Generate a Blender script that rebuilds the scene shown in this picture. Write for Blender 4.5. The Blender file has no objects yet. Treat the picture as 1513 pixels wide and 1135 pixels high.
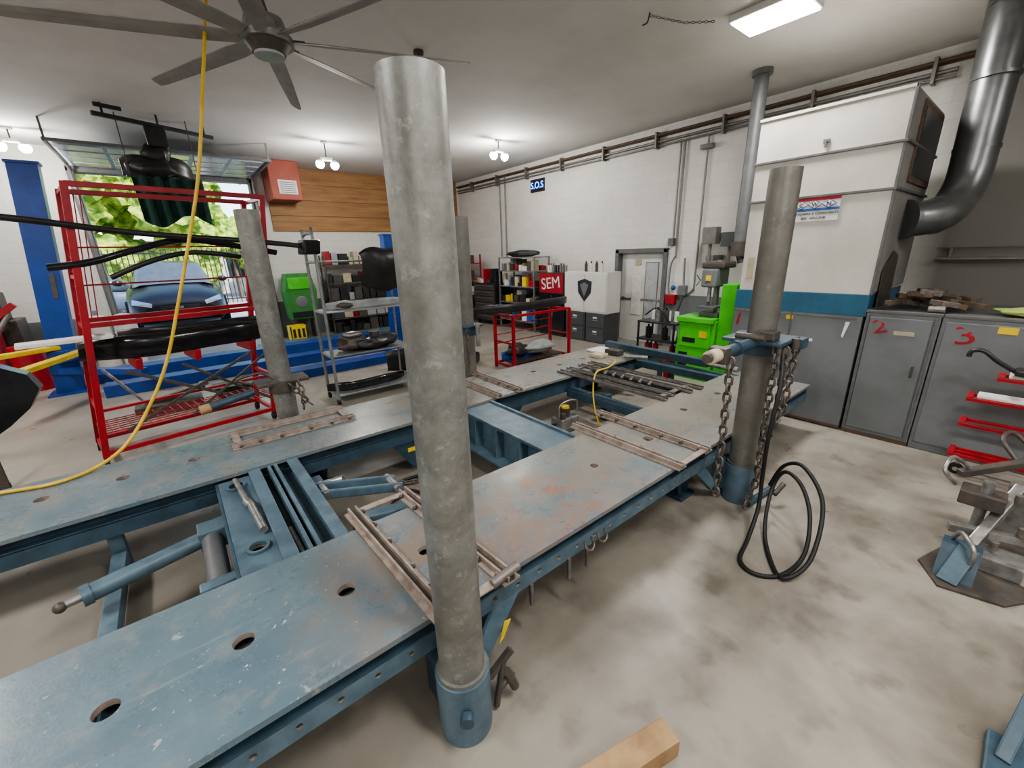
import bpy, bmesh, math, random
from mathutils import Vector, Matrix, noise
random.seed(7)
col = bpy.context.scene.collection
PI = math.pi
try: bpy.context.scene.view_settings.look = 'AgX - Medium High Contrast'
except Exception: pass

# ------------------------------------------------------------------ materials
def newmat(name):
    m = bpy.data.materials.new(name); m.use_nodes = True
    nt = m.node_tree; b = nt.nodes["Principled BSDF"]
    return m, nt, b

def N(nt, typ, **kw):
    n = nt.nodes.new(typ)
    for k, v in kw.items():
        if k in n.inputs: n.inputs[k].default_value = v
        else: setattr(n, k, v)
    return n

def c4(c): return (c[0], c[1], c[2], 1)

def ramp(nt, src, p0, p1):
    r = nt.nodes.new("ShaderNodeMapRange"); r.clamp = True
    r.inputs["From Min"].default_value = p0; r.inputs["From Max"].default_value = p1
    nt.links.new(src, r.inputs["Value"]); return r.outputs[0]

def mix(nt, fac, a, b):
    m = nt.nodes.new("ShaderNodeMix"); m.data_type = 'RGBA'
    if isinstance(fac, (int, float)): m.inputs[0].default_value = fac
    else: nt.links.new(fac, m.inputs[0])
    for s, i in ((a, 6), (b, 7)):
        if isinstance(s, tuple): m.inputs[i].default_value = c4(s)
        else: nt.links.new(s, m.inputs[i])
    return m.outputs[2]

def noisef(nt, scale, detail=4, rough=.6, vec=None, dist=0):
    t = N(nt, "ShaderNodeTexNoise"); t.inputs["Scale"].default_value = scale
    t.inputs["Detail"].default_value = detail; t.inputs["Roughness"].default_value = rough
    t.inputs["Distortion"].default_value = dist
    if vec is None:
        vec = N(nt, "ShaderNodeTexCoord").outputs["Object"]
    nt.links.new(vec, t.inputs["Vector"]); return t.outputs[0]

def bump(nt, b, h, s, d=.01):
    n = N(nt, "ShaderNodeBump"); n.inputs["Strength"].default_value = s; n.inputs["Distance"].default_value = d
    nt.links.new(h, n.inputs["Height"]); nt.links.new(n.outputs[0], b.inputs["Normal"])

def M(name, c, rough=.5, metal=0., c2=None, scale=6, lo=.4, hi=.65, bmp=0, bs=40, emis=0):
    m, nt, b = newmat(name)
    b.inputs["Roughness"].default_value = rough; b.inputs["Metallic"].default_value = metal
    if c2 is None: c2 = tuple(x*.8 for x in c)
    f = ramp(nt, noisef(nt, scale, 5), lo, hi)
    nt.links.new(mix(nt, f, c, c2), b.inputs["Base Color"])
    if bmp: bump(nt, b, noisef(nt, bs, 3), bmp)
    if emis:
        b.inputs["Emission Color"].default_value = c4(c); b.inputs["Emission Strength"].default_value = emis
    return m

def objsep(nt):
    tc = N(nt, "ShaderNodeTexCoord"); s = N(nt, "ShaderNodeSeparateXYZ")
    nt.links.new(tc.outputs["Object"], s.inputs[0]); return tc.outputs["Object"], s

def spot(nt, vec, center, r0, r1):
    d = N(nt, "ShaderNodeVectorMath"); d.operation = 'DISTANCE'
    nt.links.new(vec, d.inputs[0]); d.inputs[1].default_value = center
    return ramp(nt, d.outputs["Value"], r1, r0)

def mathn(nt, op, a, b):
    n = N(nt, "ShaderNodeMath"); n.operation = op
    for i, s in enumerate((a, b)):
        if isinstance(s, (int, float)): n.inputs[i].default_value = s
        else: nt.links.new(s, n.inputs[i])
    return n.outputs[0]

# deck paint -----------------------------------------------------------
def deck_material():
    m, nt, b = newmat("worn_blue_deck_paint")
    vec, s = objsep(nt)
    c = mix(nt, ramp(nt, noisef(nt, 2.2, 6, .65), .38, .62), (.125, .182, .218), (.092, .142, .175))
    c = mix(nt, ramp(nt, noisef(nt, 7, 8, .75), .53, .70), c, (.20, .212, .208))
    mp = N(nt, "ShaderNodeMapping"); mp.inputs["Scale"].default_value = (1.2, 14, 1); mp.inputs["Rotation"].default_value = (0, 0, .12)
    nt.links.new(vec, mp.inputs[0])
    c = mix(nt, mathn(nt, 'MULTIPLY', ramp(nt, noisef(nt, 2.0, 6, .7, vec=mp.outputs[0]), .56, .72), .5), c, (.26, .275, .27))
    zone = spot(nt, vec, (2.0, 1.8, .55), .6, 2.0)
    rn = ramp(nt, noisef(nt, 3.5, 8, .75, dist=.6), .42, .58)
    c = mix(nt, mathn(nt, 'MULTIPLY', zone, mathn(nt, 'MULTIPLY', rn, .7)), c, (.205, .18, .155))
    rn2 = ramp(nt, noisef(nt, 2.6, 8, .8, dist=1.2), .49, .62)
    c = mix(nt, mathn(nt, 'MULTIPLY', spot(nt, vec, (1.6, 1.75, .55), .15, 1.0), rn2), c, (.26, .11, .06))
    z2 = spot(nt, vec, (4.3, 1.8, .55), .8, 2.0)
    c = mix(nt, mathn(nt, 'MULTIPLY', z2, ramp(nt, noisef(nt, 4, 7, .7), .34, .56)), c, (.21, .19, .165))
    z3 = spot(nt, vec, (3.6, 4.0, .55), 1.8, 3.6)
    c = mix(nt, mathn(nt, 'MULTIPLY', z3, ramp(nt, noisef(nt, 4.5, 7, .7), .32, .56)), c, (.23, .21, .18))
    z3b = spot(nt, vec, (-.3, 4.0, .55), .3, 2.2)
    c = mix(nt, mathn(nt, 'MULTIPLY', z3b, ramp(nt, noisef(nt, 3.4, 7, .7), .44, .64)), c, (.20, .205, .195))
    z4 = spot(nt, vec, (.78, 1.7, .55), .15, .8)
    c = mix(nt, mathn(nt, 'MULTIPLY', z4, ramp(nt, noisef(nt, 5, 7, .7), .38, .58)), c, (.18, .14, .11))
    # speckle of scuffs and rust dots all over
    c = mix(nt, mathn(nt, 'MULTIPLY', ramp(nt, noisef(nt, 34, 4, .6), .66, .72), .55), c, (.14, .09, .065))
    c = mix(nt, mathn(nt, 'MULTIPLY', ramp(nt, noisef(nt, 46, 3, .5), .69, .73), .6), c, (.40, .42, .42))
    chips = mathn(nt, 'MULTIPLY', ramp(nt, noisef(nt, 15, 4, .6), .66, .69), spot(nt, vec, (-.12, 1.7, .55), .08, .5))
    c = mix(nt, chips, c, (.55, .55, .53))
    nt.links.new(c, b.inputs["Base Color"])
    rr = ramp(nt, noisef(nt, 5, 6, .7), .2, .9)
    nt.links.new(mathn(nt, 'ADD', mathn(nt, 'MULTIPLY', rr, .36), .16), b.inputs["Roughness"])
    bump(nt, b, noisef(nt, 14, 6, .7), .14, .01)
    return m

def floor_material():
    m, nt, b = newmat("stained_concrete")
    vec, s = objsep(nt)
    c = mix(nt, ramp(nt, noisef(nt, 1.1, 6, .6), .32, .68), (.335, .308, .265), (.265, .242, .205))
    near = spot(nt, vec, (3.2, .4, 0), 2.2, 5.0)
    st = ramp(nt, noisef(nt, 1.35, 5, .55, dist=.2), .42, .68)
    c = mix(nt, mathn(nt, 'MULTIPLY', st, mathn(nt, 'ADD', mathn(nt, 'MULTIPLY', near, .70), .14)), c, (.115, .098, .078))
    st2 = ramp(nt, noisef(nt, 3.6, 3, .5), .56, .72)
    c = mix(nt, mathn(nt, 'MULTIPLY', st2, mathn(nt, 'MULTIPLY', near, .6)), c, (.095, .08, .063))
    c = mix(nt, mathn(nt, 'MULTIPLY', ramp(nt, noisef(nt, 22, 6, .8), .55, .8), .3), c, (.40, .37, .32))
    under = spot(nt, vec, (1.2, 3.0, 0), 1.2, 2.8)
    c = mix(nt, mathn(nt, 'MULTIPLY', under, .55), c, (.12, .105, .085))  # floor colour darkened beneath the bench to paint its shadow
    nt.links.new(c, b.inputs["Base Color"])
    rr = ramp(nt, noisef(nt, 2, 5), .3, .7)
    nt.links.new(mathn(nt, 'ADD', mathn(nt, 'MULTIPLY', rr, .3), .26), b.inputs["Roughness"])
    bump(nt, b, noisef(nt, 30, 5, .7), .06, .01)
    return m

def block_wall(name, axis, gray_below, gray_end=False):
    m, nt, b = newmat(name)
    vec, s = objsep(nt)
    cb = N(nt, "ShaderNodeCombineXYZ")
    nt.links.new(s.outputs[axis], cb.inputs[0]); nt.links.new(s.outputs[2], cb.inputs[1])
    br = N(nt, "ShaderNodeTexBrick")
    nt.links.new(cb.outputs[0], br.inputs["Vector"])
    br.inputs["Scale"].default_value = 1.0
    br.inputs["Brick Width"].default_value = .40; br.inputs["Row Height"].default_value = .20
    br.inputs["Mortar Size"].default_value = .005; br.inputs["Mortar Smooth"].default_value = .3
    br.inputs["Color1"].default_value = (.70, .69, .66, 1); br.inputs["Color2"].default_value = (.66, .65, .62, 1)
    br.inputs["Mortar"].default_value = (.58, .57, .54, 1)
    c = br.outputs["Color"]
    c = mix(nt, mathn(nt, 'MULTIPLY', ramp(nt, noisef(nt, .9, 5), .5, .75), .35), c, (.50, .48, .44))
    if gray_end:
        q = ramp(nt, s.outputs[1], 1.3, .9)  # colour blends to darker gray towards the low-y end of the wall
        c = mix(nt, q, c, (.20, .19, .175))
    g = N(nt, "ShaderNodeMath"); g.operation = 'LESS_THAN'
    nt.links.new(s.outputs[2], g.inputs[0]); g.inputs[1].default_value = gray_below
    c = mix(nt, g.outputs[0], c, (.15, .165, .17))
    nt.links.new(c, b.inputs["Base Color"]); b.inputs["Roughness"].default_value = .55
    bump(nt, b, br.outputs["Fac"], -.4, .005)
    return m

def post_material():
    m, nt, b = newmat("galvanised_steel")
    vec, s = objsep(nt)
    c = mix(nt, ramp(nt, noisef(nt, 6, 7, .75, dist=.4), .36, .62), (.275, .275, .258), (.165, .165, .155))
    c = mix(nt, ramp(nt, noisef(nt, 20, 5, .7), .57, .72), c, (.36, .36, .34))
    c = mix(nt, mathn(nt, 'MULTIPLY', ramp(nt, noisef(nt, 2.6, 4, .6), .5, .7), .55), c, (.15, .135, .11))
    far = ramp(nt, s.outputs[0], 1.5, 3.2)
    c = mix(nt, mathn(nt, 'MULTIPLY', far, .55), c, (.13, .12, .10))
    nt.links.new(c, b.inputs["Base Color"])
    b.inputs["Metallic"].default_value = .45; b.inputs["Roughness"].default_value = .44
    bump(nt, b, noisef(nt, 16, 5, .6), .14, .01)
    return m

DECK = deck_material(); FLOOR = floor_material(); POST = post_material()
BLUE = M("blue_machine_paint", (.040, .078, .112), .45, c2=(.028, .052, .073), scale=9, bmp=.05)
BLUE2 = M("light_blue_paint", (.10, .158, .20), .42, c2=(.06, .10, .135), scale=7, bmp=.05)
LIFTBLUE = M("lift_blue_paint", (.012, .065, .30), .35, c2=(.01, .045, .22), scale=3)
RUST = M("rusty_clamp_steel", (.34, .285, .25), .55, .15, c2=(.21, .165, .135), scale=14, bmp=.2)
DRUST = M("dark_rusty_steel", (.20, .18, .165), .5, .3, c2=(.12, .10, .085), scale=14, bmp=.2)
STEEL = M("bare_steel", (.38, .38, .37), .38, .7, c2=(.24, .23, .22), scale=14)
DSTEEL = M("dark_steel", (.08, .078, .075), .5, .4, c2=(.13, .10, .08), scale=18, bmp=.1)
CHAIN = M("chain_steel", (.17, .15, .13), .5, .6, c2=(.085, .07, .058), scale=30)
BLACK = M("black_plastic", (.018, .018, .02), .38, c2=(.03, .03, .032), scale=4)
GBLACK = M("gloss_black", (.012, .012, .014), .18, c2=(.02, .02, .022), scale=4)
RUBBER = M("black_rubber", (.014, .014, .014), .6)
RED = M("red_paint", (.38, .012, .022), .4, c2=(.26, .01, .018), scale=5)
REDDUST = M("faded_red_box", (.36, .08, .05), .6, c2=(.26, .06, .04), scale=4)
YEL = M("yellow_hose", (.68, .46, .05), .5, c2=(.55, .36, .03), scale=5)
YELP = M("yellow_paint", (.80, .58, .03), .45)
GREEN = M("lime_green_paint", (.09, .58, .04), .38, c2=(.07, .46, .03), scale=3)
BGREEN = M("bin_green", (.05, .25, .05), .45)
DGREEN = M("dark_green_cloth", (.01, .045, .035), .85, c2=(.02, .07, .055), scale=8, bmp=.3)
WHITE = M("white_paint", (.70, .69, .66), .45, c2=(.62, .61, .57), scale=2)
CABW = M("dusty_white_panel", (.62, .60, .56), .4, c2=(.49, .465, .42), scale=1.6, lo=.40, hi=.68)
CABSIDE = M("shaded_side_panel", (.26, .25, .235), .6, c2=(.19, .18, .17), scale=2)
CABG = M("grey_cabinet_paint", (.18, .19, .20), .5, c2=(.14, .15, .155), scale=2.5)
STRIPE = M("blue_stripe_paint", (.035, .125, .21), .45)
TRIM = M("grey_trim", (.14, .14, .14), .5)
CEIL = M("textured_ceiling", (.64, .625, .595), .85, c2=(.57, .555, .525), scale=.7, bmp=.5, bs=55)
DUCT = M("duct_metal", (.25, .255, .26), .33, .75, c2=(.17, .175, .18), scale=3)
PIPEG = M("painted_pipe_grey", (.14, .145, .15), .5, .2)
CONDUIT = M("conduit_metal", (.24, .23, .22), .45, .4)
BROWN = M("brown_pipe", (.11, .07, .045), .6)
WOOD = M("lumber", (.36, .235, .12), .7, c2=(.24, .145, .07), scale=8, bmp=.2)
OLDW = M("old_wood", (.15, .105, .07), .8, c2=(.08, .06, .045), scale=10, bmp=.3)
GLASSD = M("dark_glass", (.05, .065, .08), .08, .2)
FILEG = M("file_cabinet_grey", (.07, .072, .075), .45)
TAN = M("tan_label", (.50, .43, .31), .7)
PAPER = M("white_paper", (.76, .76, .74), .7)
GREYB = M("grey_parts_bag", (.35, .36, .37), .6, bmp=.5, bs=12)
LBLUE = M("sign_blue", (.03, .12, .42), .5)
NEON = M("blue_neon", (.03, .25, 1), .4, emis=6)
BULB = M("lamp_lens", (1, .97, .9), .4, c2=(1, .97, .9), emis=25)
PANEL = M("led_diffuser", (1, .99, .96), .4, c2=(1, .99, .96), emis=12)
HEAD = M("headlight_glass", (.6, .62, .65), .12, .3)
FOL = M("foliage", (.42, .52, .08), .8, c2=(.10, .20, .02), scale=2.2, lo=.42, hi=.58, bmp=.8, bs=14)
ASPH = M("driveway", (.40, .40, .41), .8, c2=(.33, .33, .34), scale=1)
DOORP = M("overhead_door_panel", (.28, .38, .46), .4, c2=(.22, .31, .38), scale=2)
FB = M("fan_blade_grey", (.30, .29, .27), .55)
GREYP = M("grey_tube", (.30, .32, .32), .4, .5)
WIND = M("windscreen_glass", (.10, .125, .145), .08, .3)
CARP = M("black_car_paint", (.02, .022, .026), .3)
SLATE = M("slate_car_paint", (.09, .13, .19), .25)
LRAG = M("lime_rag", (.38, .46, .14), .9, bmp=.4)

WPAN, nt, b = newmat("plywood_boards")
vec, s = objsep(nt)
mp = N(nt, "ShaderNodeMapping"); mp.inputs["Scale"].default_value = (.6, 1, 6); nt.links.new(vec, mp.inputs[0])
cc = mix(nt, ramp(nt, noisef(nt, 1.6, 8, .65, vec=mp.outputs[0]), .35, .68), (.40, .215, .08), (.22, .105, .038))
nt.links.new(cc, b.inputs["Base Color"]); b.inputs["Roughness"].default_value = .55

# ------------------------------------------------------------------ builder
class B:
    def __init__(s, name):
        s.name = name; s.bm = bmesh.new(); s.mats = []; s.T = Matrix.Identity(4)
    def mi(s, m):
        if m not in s.mats: s.mats.append(m)
        return s.mats.index(m)
    def add(s, vs, fs, m, smooth=False):
        k = s.mi(m); bv = [s.bm.verts.new(s.T @ Vector(v)) for v in vs]
        for f in fs:
            try:
                fc = s.bm.faces.new([bv[i] for i in f]); fc.material_index = k; fc.smooth = smooth
            except ValueError: pass
    def box(s, a, b, m, bev=0, R=None):
        a, b = Vector(a), Vector(b)
        c = (a+b)/2; d = b-a
        t = bmesh.new(); bmesh.ops.create_cube(t, size=1)
        for v in t.verts: v.co = Vector((v.co.x*d.x, v.co.y*d.y, v.co.z*d.z))
        if bev: bmesh.ops.bevel(t, geom=t.edges[:], offset=min(bev, .45*min(abs(d.x), abs(d.y), abs(d.z))), segments=2, affect='EDGES', profile=.6)
        t.verts.index_update()
        vs = [(c + (R @ v.co if R else v.co)) for v in t.verts]
        fs = [[v.index for v in f.verts] for f in t.faces]
        t.free(); s.add(vs, fs, m)
    def beam(s, p0, p1, w, h, m, bev=.004, up=(0, 0, 1)):
        p0, p1 = Vector(p0), Vector(p1); d = p1-p0; L = d.length; x = d.normalized()
        u = Vector(up)
        if abs(u.dot(x)) > .95: u = Vector((1, 0, 0))
        y = u.cross(x).normalized(); z = x.cross(y)
        R = Matrix((x, y, z)).transposed()
        c = (p0+p1)/2
        s.box(c-Vector((L/2, w/2, h/2)), c+Vector((L/2, w/2, h/2)), m, bev, R)
    def cyl(s, p0, p1, r, m, seg=20, r2=None, cap=True):
        p0, p1 = Vector(p0), Vector(p1); r2 = r if r2 is None else r2
        x = (p1-p0).normalized(); u = Vector((0, 0, 1)) if abs(x.z) < .9 else Vector((1, 0, 0))
        y = u.cross(x).normalized(); z = x.cross(y)
        vs = []
        for p, rr in ((p0, r), (p1, r2)):
            for i in range(seg):
                a = 2*PI*i/seg; vs.append(p + y*math.cos(a)*rr + z*math.sin(a)*rr)
        s.add(vs, [[i, (i+1) % seg, seg+(i+1) % seg, seg+i] for i in range(seg)], m, True)
        if cap:
            s.add(vs[:seg], [list(range(seg))[::-1]], m); s.add(vs[seg:], [list(range(seg))], m)
    def hollow(s, p0, p1, r, ri, m, seg=32):
        p0, p1 = Vector(p0), Vector(p1)
        s.cyl(p0, p1, r, m, seg, cap=False); s.cyl(p1, p0, ri, m, seg, cap=False)
        x = (p1-p0).normalized(); u = Vector((0, 0, 1)) if abs(x.z) < .9 else Vector((1, 0, 0))
        y = u.cross(x).normalized(); z = x.cross(y)
        for p in (p0, p1):
            vs = []
            for rr in (r, ri):
                for i in range(seg):
                    a = 2*PI*i/seg; vs.append(p + y*math.cos(a)*rr + z*math.sin(a)*rr)
            s.add(vs, [[i, (i+1) % seg, seg+(i+1) % seg, seg+i] for i in range(seg)], m)
    def tube(s, pts, r, m, seg=8, sub=6, closed=False):
        P = [Vector(p) for p in pts]
        if sub > 1 and len(P) > 2:
            Q = []
            n = len(P)
            rng = range(n) if closed else range(n-1)
            for i in rng:
                if closed: a, b_, c, d = P[(i-1) % n], P[i], P[(i+1) % n], P[(i+2) % n]
                else: a, b_, c, d = P[max(i-1, 0)], P[i], P[i+1], P[min(i+2, n-1)]
                for k in range(sub):
                    t = k/sub
                    Q.append(.5*((2*b_)+(c-a)*t+(2*a-5*b_+4*c-d)*t*t+(3*b_-a-3*c+d)*t**3))
            if not closed: Q.append(P[-1])
            P = Q
        n = len(P); vs = []; y = None
        for i in range(n):
            if closed: d = P[(i+1) % n]-P[i-1]
            else: d = P[min(i+1, n-1)]-P[max(i-1, 0)]
            d.normalize()
            if y is None:
                u = Vector((0, 0, 1)) if abs(d.z) < .9 else Vector((1, 0, 0)); y = u.cross(d).normalized()
            else:
                y = (y - d*y.dot(d)).normalized()
            z = d.cross(y)
            for k in range(seg):
                a = 2*PI*k/seg; vs.append(P[i]+y*math.cos(a)*r+z*math.sin(a)*r)
        fs = []
        for i in range(n if closed else n-1):
            j = (i+1) % n
            for k in range(seg): fs.append([i*seg+k, i*seg+(k+1) % seg, j*seg+(k+1) % seg, j*seg+k])
        s.add(vs, fs, m, True)
        if not closed:
            s.add(vs[:seg], [list(range(seg))[::-1]], m); s.add(vs[-seg:], [list(range(seg))], m)
    def loft(s, secs, m, smooth=True, cap=True, closed=True):
        n = len(secs[0]); vs = [v for sec in secs for v in sec]; fs = []
        for i in range(len(secs)-1):
            for k in range(n if closed else n-1):
                fs.append([i*n+k, i*n+(k+1) % n, (i+1)*n+(k+1) % n, (i+1)*n+k])
        s.add(vs, fs, m, smooth)
        if cap: s.add(secs[0], [list(range(n))[::-1]], m); s.add(secs[-1], [list(range(n))], m)
    def prism(s, poly, d, m):
        d = Vector(d); a = [Vector(p) for p in poly]; b_ = [p+d for p in a]; n = len(a)
        s.add(a+b_, [list(range(n))[::-1], list(range(n, 2*n))]+[[i, (i+1) % n, n+(i+1) % n, n+i] for i in range(n)], m)
    def ball(s, c, r, m, seg=14, sc=(1, 1, 1)):
        vs = []; fs = []; rings = seg//2; c = Vector(c)
        for i in range(rings+1):
            th = PI*i/rings
            for k in range(seg):
                a = 2*PI*k/seg
                vs.append(c+Vector((math.sin(th)*math.cos(a)*r*sc[0], math.sin(th)*math.sin(a)*r*sc[1], math.cos(th)*r*sc[2])))
        for i in range(rings):
            for k in range(seg): fs.append([i*seg+k, (i+1)*seg+k, (i+1)*seg+(k+1) % seg, i*seg+(k+1) % seg])
        s.add(vs, fs, m, True)
    def lump(s, c, r, m, sc=(1, 1, 1), amp=.35):
        t = bmesh.new(); bmesh.ops.create_icosphere(t, subdivisions=3, radius=r); c = Vector(c)
        vs = []
        for v in t.verts:
            k = 1+amp*noise.noise(v.co*(2.5/r)*.6+c*3); vs.append(c+Vector((v.co.x*sc[0]*k, v.co.y*sc[1]*k, v.co.z*sc[2]*k)))
        t.verts.index_update(); s.add(vs, [[v.index for v in f.verts] for f in t.faces], m, True); t.free()
    def plate(s, u0, u1, v0, v1, th, holes, fr, m, seg=24):
        holes = sorted(holes); cur = u0; cells = []
        for i, h in enumerate(holes):
            e = min(u1, (h[0]+holes[i+1][0])/2) if i+1 < len(holes) else u1
            e = min(e, h[0]+(v1-v0)*.6) ; st = max(cur, h[0]-(v1-v0)*.6)
            if st > cur+1e-4: cells.append((cur, st, None))
            cells.append((st, e, h)); cur = e
        if cur < u1-1e-4: cells.append((cur, u1, None))
        for a, b_, h in cells:
            if h is None:
                for w in (0, -th): s.add([fr(a, v0, w), fr(b_, v0, w), fr(b_, v1, w), fr(a, v1, w)], [[0, 1, 2, 3]], m)
                continue
            hu, hv, r = h; ci = []; ro = []
            angs = [2*PI*k/seg for k in range(seg)]
            for ca, cb in ((a, v0), (b_, v0), (b_, v1), (a, v1)): angs.append(math.atan2(cb-hv, ca-hu) % (2*PI))
            angs = sorted(set(round(x, 5) for x in angs)); n = len(angs)
            for t in angs:
                dx, dy = math.cos(t), math.sin(t)
                k = 1e9
                if dx > 1e-6: k = min(k, (b_-hu)/dx)
                if dx < -1e-6: k = min(k, (a-hu)/dx)
                if dy > 1e-6: k = min(k, (v1-hv)/dy)
                if dy < -1e-6: k = min(k, (v0-hv)/dy)
                ci.append((hu+dx*r, hv+dy*r)); ro.append((hu+dx*k, hv+dy*k))
            for w in (0, -th):
                vs = [fr(p[0], p[1], w) for p in ci]+[fr(p[0], p[1], w) for p in ro]
                s.add(vs, [[i, (i+1) % n, n+(i+1) % n, n+i] for i in range(n)], m)
            vs = [fr(p[0], p[1], 0) for p in ci]+[fr(p[0], p[1], -th) for p in ci]
            s.add(vs, [[i, (i+1) % n, n+(i+1) % n, n+i] for i in range(n)], RUST)
        E = [(u0, v0), (u1, v0), (u1, v1), (u0, v1)]
        s.add([fr(p[0], p[1], 0) for p in E]+[fr(p[0], p[1], -th) for p in E], [[i, (i+1) % 4, 4+(i+1) % 4, 4+i] for i in range(4)], m)
    def chain(s, pts, m, L=.05, w=.016, r=.0055):
        P = [Vector(p) for p in pts]
        Q = [P[0]]
        for a, b_ in zip(P[:-1], P[1:]):
            n = max(1, int((b_-a).length/.01))
            for i in range(1, n+1): Q.append(a.lerp(b_, i/n))
        acc = 0; last = Q[0]; k = 0
        step = L*.78
        for i in range(1, len(Q)):
            acc += (Q[i]-Q[i-1]).length
            if acc >= step:
                p = (last+Q[i])/2; d = (Q[i]-last).normalized(); last = Q[i]; acc = 0; k += 1
                u = Vector((1, 0, 0)) if abs(d.x) < .8 else Vector((0, 1, 0))
                y = d.cross(u).normalized(); z = d.cross(y)
                sd = y if k % 2 else z
                lp = []
                for j in range(10):
                    a = 2*PI*j/10; cx_, sy_ = math.cos(a), math.sin(a)
                    off = (L/2-w) * (1 if cx_ > 0 else -1)
                    lp.append(p+d*(off+cx_*w)+sd*sy_*w)
                s.tube(lp, r, m, 6, 1, True)
    def done(s, parent=None):
        bmesh.ops.recalc_face_normals(s.bm, faces=s.bm.faces[:])
        me = bpy.data.meshes.new(s.name); s.bm.to_mesh(me); s.bm.free()
        for m in s.mats: me.materials.append(m)
        o = bpy.data.objects.new(s.name, me); col.objects.link(o)
        if parent: o.parent = parent
        return o

def empty(name):
    o = bpy.data.objects.new(name, None); o.empty_display_size = .1; col.objects.link(o); return o

def text(body, loc, size, m, parent, ext=.002, sx=1, tilt=0):
    cu = bpy.data.curves.new("lettering", "FONT"); cu.body = body; cu.size = size; cu.extrude = ext
    cu.align_x = 'CENTER'; cu.align_y = 'CENTER'
    cu.materials.append(m)
    o = bpy.data.objects.new("lettering", cu); col.objects.link(o)
    R = Matrix(((0, 0, -1), (-sx, 0, 0), (0, 1, 0)))
    o.matrix_world = Matrix.Translation(loc) @ R.to_4x4() @ Matrix.Rotation(tilt, 4, 'Z'); o.parent = parent
    return o

def bumper(b, c, L, H, D, m, rz=0, rx=0, thick=.012, sect=None):
    T0 = b.T.copy()
    b.T = T0 @ Matrix.Translation(c) @ Matrix.Rotation(rz, 4, 'Z') @ Matrix.Rotation(rx, 4, 'X')
    pr = sect or [(.0, 0), (-.06, .06), (-.085, .22), (-.06, .42), (-.10, .52), (-.08, .78), (.0, .95), (.08, 1)]
    out = [(p[0]*H*1.2, p[1]*H) for p in pr]; inn = [(p[0]+thick, p[1]*.97+.001) for p in out][::-1]
    secs = []
    for i in range(21):
        t = -1+2*i/20; x = t*L/2; y = D*(abs(t)**3.2); k = 1-.25*abs(t)**6
        sec = [Vector((x*(1-.02*abs(t)), y+p[0]*k, p[1]*k+.03*H*math.sin(t*5))) for p in out+inn]
        secs.append(sec)
    b.loft(secs, m); b.T = T0

# ------------------------------------------------------------------ room
WX, WY, CZ = 8.4, 13.2, 4.45
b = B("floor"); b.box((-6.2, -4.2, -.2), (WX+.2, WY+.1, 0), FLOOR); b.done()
b = B("ceiling"); b.box((-6.2, -4.2, CZ), (WX+.2, WY+.2, CZ+.2), CEIL); b.done()
WM = block_wall("painted_block_wall", 1, 1.15, True)
b = B("wall_right"); b.box((WX, -4.2, 0), (WX+.2, 5.06, CZ), WM); b.box((WX, 6.42, 0), (WX+.2, WY+.2, CZ), WM); b.box((WX, 5.06, 2.12), (WX+.2, 6.42, CZ), WM); b.done()
WF = block_wall("painted_block_wall_far", 0, 1.0)
b = B("wall_far")
b.box((-6.2, WY, 0), (-1.1, WY+.25, CZ), WF); b.box((2.2, WY, 0), (WX, WY+.25, CZ), WF); b.box((-1.1, WY, 4.05), (2.2, WY+.25, CZ), WF); b.done()
WB = block_wall("painted_block_wall_back", 0, 1.15)
b = B("wall_back"); b.box((-6.2, -4.2, 0), (WX, -4, CZ), WB); b.done()
b = B("wall_left"); b.box((-6.2, -4, 0), (-6, WY, CZ), block_wall("painted_block_wall_left", 1, 1.15)); b.done()
b = B("trim_1")
b.box((-1.16, WY-.03, 0), (-1.04, WY+.27, 4.1), TRIM, .01); b.box((2.14, WY-.03, 0), (2.26, WY+.27, 4.1), TRIM, .01); b.box((-1.16, WY-.03, 4.0), (2.26, WY+.27, 4.12), TRIM, .01); b.done()
b = B("plywood_wall_panel")
for i in range(4):
    b.box((2.5, WY-.05, 2.85+i*.4), (8.3, WY-.002, 2.85+i*.4+.392), WPAN, .004)
b.done()

# outside ------------------------------------------------------------
b = B("driveway"); b.prism([(-14, WY+.27, -.25), (-14, WY+.27, 0), (-14, 15.0, .3), (-14, 40, .3), (-14, 40, -.25)], (30, 0, 0), ASPH); b.done()
b = B("threshold_apron"); b.box((-1.04, WY+.1, -.2), (2.14, WY+.27, 0), ASPH); b.done()
b = B("iron_fence")
for i in range(72):
    x = -7+i*.18; b.cyl((x, 23.4, .3), (x, 23.4, 2.7), .022, BLACK, 6)
for z in (.45, 1.4, 2.5): b.box((-7, 23.38, z), (6, 23.42, z+.06), BLACK)
b.done()
b = B("hedge")
for i in range(70):
    c = Vector((random.uniform(-8, 8), random.uniform(25.4, 28), random.uniform(1.8, 6.6))); r = random.uniform(.6, 1.25)
    t = bmesh.new(); bmesh.ops.create_icosphere(t, subdivisions=4, radius=r)
    vs = [c+v.co*(1+.3*noise.noise(v.co*2.2+c)+.22*noise.noise(v.co*7+c)) for v in t.verts]; t.verts.index_update()
    b.add(vs, [[v.index for v in f.verts] for f in t.faces], FOL); t.free()
for i in range(12): b.cyl((-7.5+i*1.3, 26.5, .3), (-7.5+i*1.3, 26.5, 2.5), .1, OLDW, 8)
b.done()
b = B("neighbour_building")
b.box((-14, 31, .3), (12, 33, 3.0), WHITE)
for i in range(12): b.box((-13+i*2, 30.95, 1.2), (-12+i*2, 31.02, 2.4), GLASSD)
b.box((-14.2, 30.7, 3.0), (12.2, 33, 3.3), TRIM)
b.done()

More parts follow.
